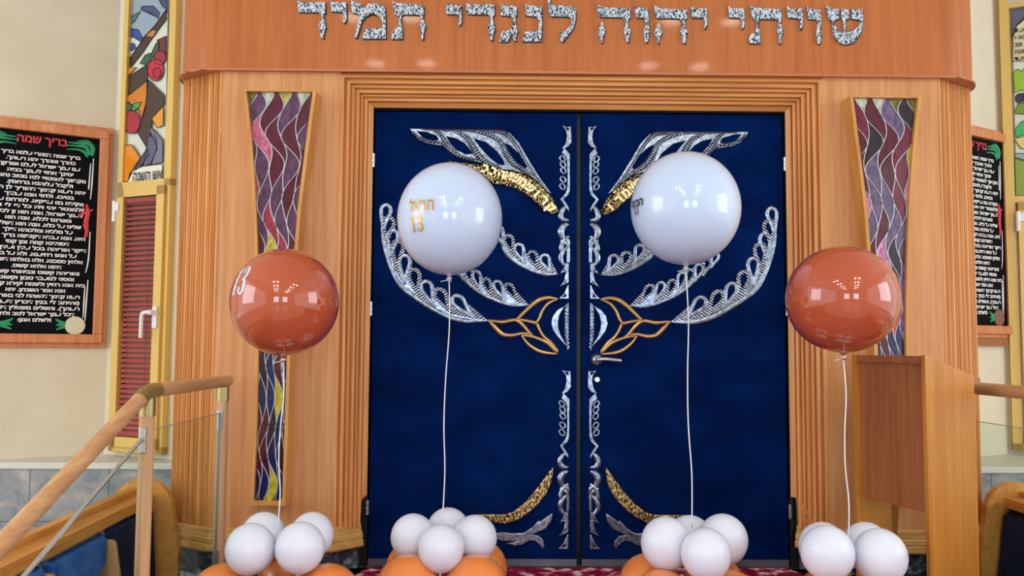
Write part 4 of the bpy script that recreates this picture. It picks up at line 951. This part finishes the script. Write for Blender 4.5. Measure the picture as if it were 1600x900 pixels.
# ------------------------------------------------------------------ lectern
pn0 = PY(1445, 555, -0.89); pn1 = PY(1533, 588, -0.89); pf0 = PY(1331, 557, -0.44)
zt = pn0.z; ww = Vector((pf0.x-pn0.x, pf0.y-pn0.y, 0)); Wd = ww.length; wv = ww.normalized(); dv = Vector((wv.y, -wv.x, 0)); dv = dv if dv.x > 0 else -dv
O = Vector((pn0.x, pn0.y, 0)); D = (pn1.x-pn0.x)/dv.x; drop = zt-pn1.z-0.0
pd = PY(1398, 830, -0.44); Df = (Vector((pd.x, pd.y, 0))-Vector((pf0.x, pf0.y, 0))).dot(dv)
Lq = lambda a, b, z: O+wv*a+dv*b+Vector((0, 0, z))
lec = thing('lectern', Lq(Wd/2, D/2, 0), 'tall orange wooden lectern standing on the platform in front of the right glass panel', 'lectern')
T_ = 0.02
bm = BM(); prism(bm, [Lq(0, b, z) for b, z in ((0, 0.0), (0, zt), (D, zt-drop), (D, 0.0))], wv*T_); obj('side_panel', bm, M_LECT, lec)
bm = BM(); prism(bm, [Lq(Wd-T_, b, z) for b, z in ((0, 0.0), (0, zt), (D, zt-drop), (D, zt-drop-0.45), (Df, zt-drop-0.52), (Df, 0.0))], wv*T_); obj('side_panel', bm, M_LECT, lec)
zfb = PY(1440, 803, -0.86).z
hull = lambda bm, a0, a1, b0, b1, z0, z1: hull_box(bm, [Lq(a, b, z) for z in (z0, z1) for a, b in ((a0, b0), (a1, b0), (a1, b1), (a0, b1))])
bm = BM(); hull(bm, T_, Wd-T_, 0.022, 0.034, zfb, zt-0.034); tag(obj('front_panel', bm, M_LECTIN, lec), 'reddish brown front board')
bm = BM(); hull(bm, T_, Wd-T_, 0.006, 0.034, zt-0.034, zt-0.004); obj('top_strip', bm, M_LECTIN, lec)
bm = BM(); prism(bm, [Lq(T_, b, z) for b, z in ((0.034, zt-0.03), (0.034, zt-0.012), (D, zt-drop-0.012+0.0), (D, zt-drop-0.03))], wv*(Wd-2*T_)); obj('desk_top', bm, M_LECT, lec)
bm = BM(); hull(bm, 0.002, Wd-0.002, D+0.001, D+0.032, zt-drop-0.035, zt-drop-0.008); obj('book_ledge', bm, M_LECTIN, lec)
bm = BM(); hull(bm, T_, Wd-T_, 0.04, D-0.03, zfb+0.03, zfb+0.045); obj('shelf', bm, M_LECTIN, lec)

# ------------------------------------------------------------------ balloons
def ball_profile(r, rz, n=28, nip=True):
    pr = []
    for i in range(n+1):
        t = math.pi*i/n; pr.append((r*math.sin(t), rz*math.cos(t)))
    pr[0] = (0, rz); pr[-1] = (0, -rz); return pr
def digits_mesh(size):
    one = [(0.0, 0.80), (0.10, 0.86), (0.20, 1.0), (0.32, 1.0), (0.32, 0.06), (0.40, 0.0), (0.04, 0.0), (0.12, 0.06), (0.12, 0.78), (0.0, 0.74)]
    three = [(0.56, 0.76), (0.58, 0.92), (0.72, 1.0), (0.88, 1.0), (1.0, 0.90), (1.02, 0.74), (0.97, 0.60), (0.88, 0.53), (1.0, 0.45), (1.05, 0.28), (1.0, 0.10), (0.86, 0.0), (0.70, 0.0), (0.56, 0.08), (0.53, 0.24),
             (0.64, 0.27), (0.69, 0.20), (0.68, 0.10), (0.75, 0.05), (0.83, 0.10), (0.85, 0.27), (0.82, 0.43), (0.70, 0.49), (0.70, 0.55), (0.80, 0.61), (0.83, 0.75), (0.81, 0.90), (0.75, 0.95), (0.69, 0.90), (0.70, 0.80), (0.65, 0.72)]
    bm = BM()
    for g in (one, three):
        f = bm.faces.new([bm.verts.new(((x-0.5)*size*0.72, y*size, 0)) for x, y in g]); bmesh.ops.triangulate(bm, faces=[f])
    me = bpy.data.meshes.new('digits'); bm.to_mesh(me); bm.free(); return me
def sphere_text(bm, body, size, c_, r, rz, yaw, pitch_off, bold, mi=0, sx=1.0):
    me = digits_mesh(size) if body == '13' else text_mesh(body, size, bold)
    b2 = BM(); b2.from_mesh(me); bpy.data.meshes.remove(me)
    bmesh.ops.triangulate(b2, faces=b2.faces[:]); bmesh.ops.subdivide_edges(b2, edges=[e for e in b2.edges if e.calc_length() > size*0.12], cuts=2); bmesh.ops.triangulate(b2, faces=b2.faces[:])
    for v in b2.verts:
        x, z = v.co.x*sx/r, v.co.y/rz; lon = yaw+x; lat = pitch_off+z
        v.co = Vector((c_.x+math.sin(lon)*math.cos(lat)*r*1.004, c_.y-math.cos(lon)*math.cos(lat)*r*1.004, c_.z+math.sin(lat)*rz*1.004))
    me = bpy.data.meshes.new('writing'); b2.to_mesh(me); b2.free(); add_mesh(bm, me, Matrix.Identity(4), mi)
def big_balloon(px, py, rx, ry, Y, m, knot, tie, label, prints, pm, group):
    c_ = PY(px, py, Y); dist = (c_-CAM).dot(FW); r = rx*dist/F; rz = ry*dist/F
    k = PY(*knot, Y); t = PY(*tie, Y)
    root = thing('balloon', (t.x, t.y, t.z), label, 'balloon', group)
    bm = BM(); pr = ball_profile(r, rz, 36)[:-2]; pr += [(0.012, -rz*1.0), (0.007, -rz-0.008), (0.006, -rz-0.016), (0.012, -rz-0.026), (0, -rz-0.024)]
    lathe(bm, pr, c_, 64); body = obj('body', bm, m, root, smooth=True)
    bm = BM(); tube(bm, [c_+Vector((-0.009, 0, -rz-0.014)), c_+Vector((0, -0.009, -rz-0.013)), c_+Vector((0.009, 0, -rz-0.014)), c_+Vector((0, 0.009, -rz-0.015))], 0.003, 8, True)
    tube(bm, catmull([c_+Vector((0.006, -0.006, -rz-0.016)), c_+Vector((-0.012, -0.008, -rz-0.022)), c_+Vector((-0.035, -0.006, -rz-0.028))], 3), 0.0015, 6); lathe(bm, [(0, -0.007), (0.007, 0), (0, 0.007)], c_+Vector((0, 0, -rz-0.026)), 10)
    obj('knot', bm, M_STRING, root, smooth=True)
    a = c_+Vector((0, 0, -rz-0.026)); mid = [a.lerp(t, f)+Vector((0.006*math.sin(f*9), 0, 0)) for f in (0.2, 0.4, 0.6, 0.8)]
    bm = BM(); tube(bm, catmull([a]+mid+[t], 6), 0.0025, 8); obj('ribbon', bm, M_STRING, root, smooth=True)
    if prints:
        for body_, size, yaw, lat, bold, sx_ in prints:
            bm = BM(); sphere_text(bm, body_, size, c_, r, rz, yaw, lat, bold, 0, sx_)
            tag(obj('printed_number' if body_ == '13' else 'printed_name', bm, pm, body), 'printed lettering')
    return root
def Yz(Z): return Z-4.29
GB = 'large balloons floating on ribbons'
big_balloon(445, 472, 83.5, 83.5, Yz(3.35), M_BALO, (445, 560), (434, 822), 'large burnt orange balloon with pale 13, before the left stained glass', [('13', 0.115, -0.76, 0.09, 0.004, 1.0)], M_PRINTW, GB)
big_balloon(703, 342, 82, 88, Yz(3.55), M_BALW, (702, 433), (691, 815), 'large pearl white balloon with gold 13 before the left blue door', [(RTL('הראל'), 0.066, -0.50, 0.02, 0.0015, 0.8), ('13', 0.066, -0.60, -0.34, 0.004, 1.25)], M_PRINTG, GB)
big_balloon(1071, 325.5, 85, 88.5, Yz(3.45), M_BALW, (1072, 415), (1081, 825), 'large pearl white balloon with dark print before the right blue door', [(RTL('הראל'), 0.042, -1.28, -0.02, 0.002, 1.1), ('13', 0.042, -1.28, -0.17, 0.003, 1.2)], M_PRINTD, GB)
big_balloon(1316, 467.5, 85.5, 83.5, Yz(3.2), M_BALO, (1320, 556), (1326, 842), 'large burnt orange balloon at right, above the lectern corner', None, None, GB)

def small_balloon(px, py, r_px, Z, m, label, group, tilt=0.0, name='balloon'):
    c_ = PY(px, py, Yz(Z)); r = r_px*(c_-CAM).dot(FW)/F
    root = thing(name, (c_.x, c_.y, c_.z-r), label, 'balloon', group)
    bm = BM(); lathe(bm, ball_profile(r, r*1.04, 24), c_, 40, Vector((math.sin(tilt), 0.25, math.cos(tilt)))); obj('body', bm, m, root, smooth=True)
    bm = BM(); ax = Vector((math.sin(tilt), 0.25, math.cos(tilt))).normalized(); lathe(bm, [(0, 0.004), (0.006, 0), (0.005, -0.008), (0.010, -0.018), (0, -0.016)], c_-ax*r*1.035, 12, ax); obj('knot', bm, m, root, smooth=True)
    return root
CL = ['the cluster at far left', 'the cluster before the left door', 'the cluster before the right door', 'the cluster by the lectern']
WHITE = [
 [(391, 858, 38.5, 3.28, 'front left'), (468.5, 856, 38.5, 3.28, 'front right'), (411, 836, 34, 3.47, 'rear left'), (487, 836, 34, 3.47, 'rear right')],
 [(689, 857, 36, 3.48, 'front'), (645, 839, 34.5, 3.62, 'left'), (742, 841, 34.5, 3.62, 'right'), (700, 829, 34, 3.76, 'rear')],
 [(1103, 866, 39, 3.24, 'front'), (1041, 849, 39.5, 3.36, 'left'), (1130, 843, 38, 3.44, 'right'), (1078, 843, 36, 3.58, 'rear')],
 [(1293, 864, 41, 3.10, 'front left'), (1375, 869, 41, 3.10, 'front right'), (1286, 855, 37, 3.28, 'rear left'), (1354, 855, 37, 3.28, 'rear right')]]
for k, rows_ in enumerate(WHITE):
    for (px, py, r, Z, w) in rows_:
        small_balloon(px, py, r, Z, M_BALS, 'small white balloon, %s white of %s' % (w, CL[k]), 'small white balloons on the cluster tops')
ORANGE = [(432, 3.33, 0, 0.124, 0.196), (695, 3.62, 45, 0.124, 0.188), (1075, 3.42, 45, 0.120, 0.182), (1328, 3.12, 0, 0.123, 0.196)]
for k, (px, Z, ang, r, off) in enumerate(ORANGE):
    y = Yz(Z); x = PY(px, 850, y).x
    for j in range(4):
        t = math.radians(ang+90*j); c_ = Vector((x+off*math.cos(t), y+off*math.sin(t), r))
        w = (['right', 'rear', 'left', 'front'] if ang == 0 else ['rear right', 'rear left', 'front left', 'front right'])[j]
        root = thing('balloon', (c_.x, c_.y, 0), 'orange balloon on the carpet, %s orange of %s' % (w, CL[k]), 'balloon', 'orange balloons at the cluster feet')
        ax = Vector((math.cos(t), math.sin(t), 0.0)); bm = BM(); lathe(bm, ball_profile(r, r*1.03, 24), c_, 40, ax); obj('body', bm, M_BALB, root, smooth=True)
        bm = BM(); lathe(bm, [(0, 0.004), (0.007, 0), (0.006, -0.008), (0.011, -0.018), (0, -0.016)], c_-ax*r*1.03, 12, ax); obj('knot', bm, M_BALB, root, smooth=True)

# ------------------------------------------------------------------ hall lamps and windows behind the camera (seen only as reflections)
M_LAMP = mat('lamp_glow', (255, 246, 228), 0.5, emis=75.0); M_DAY = mat('daylight_pane', (214, 230, 255), 0.5, emis=10.0)
for s in (-1, 1):
    for j in range(5):
        for q in (0, 1):
            x, y = s*(1.5+0.7*q), -5.0-1.5*j
            bm = BM(); lathe(bm, [(0.13, 0.0), (0.15, 0.0), (0.15, 0.05), (0.13, 0.05), (0.13, 0.0)], (x, y, 4.55), 20, mi=0); lathe(bm, [(0, 0.03), (0.13, 0.03)], (x, y, 4.55), 20, mi=1)
            l = obj('ceiling_light', bm, [M_STEEL, M_LAMP]); tag(l, 'round ceiling light in the hall behind the viewer', 'ceiling light', 'round ceiling lights of the hall')
for i, x in enumerate((-2.6, -1.9, -1.2, 1.2, 1.9, 2.6)):
    w = thing('window_%d' % (i+3), (x, -13.0, 0.6)); w['kind'] = 'structure'
    bm = BM(); box(bm, (x-0.25, -13.0, 0.6), (x+0.25, -12.95, 0.66)); box(bm, (x-0.25, -13.0, 2.94), (x+0.25, -12.95, 3.0)); box(bm, (x-0.25, -13.0, 0.66), (x-0.2, -12.95, 2.94)); box(bm, (x+0.2, -13.0, 0.66), (x+0.25, -12.95, 2.94)); obj('window_frame', bm, M_PANEL, w)
    bm = BM(); box(bm, (x-0.2, -12.995, 0.66), (x+0.2, -12.97, 2.94)); obj('window_pane', bm, M_DAY, w)
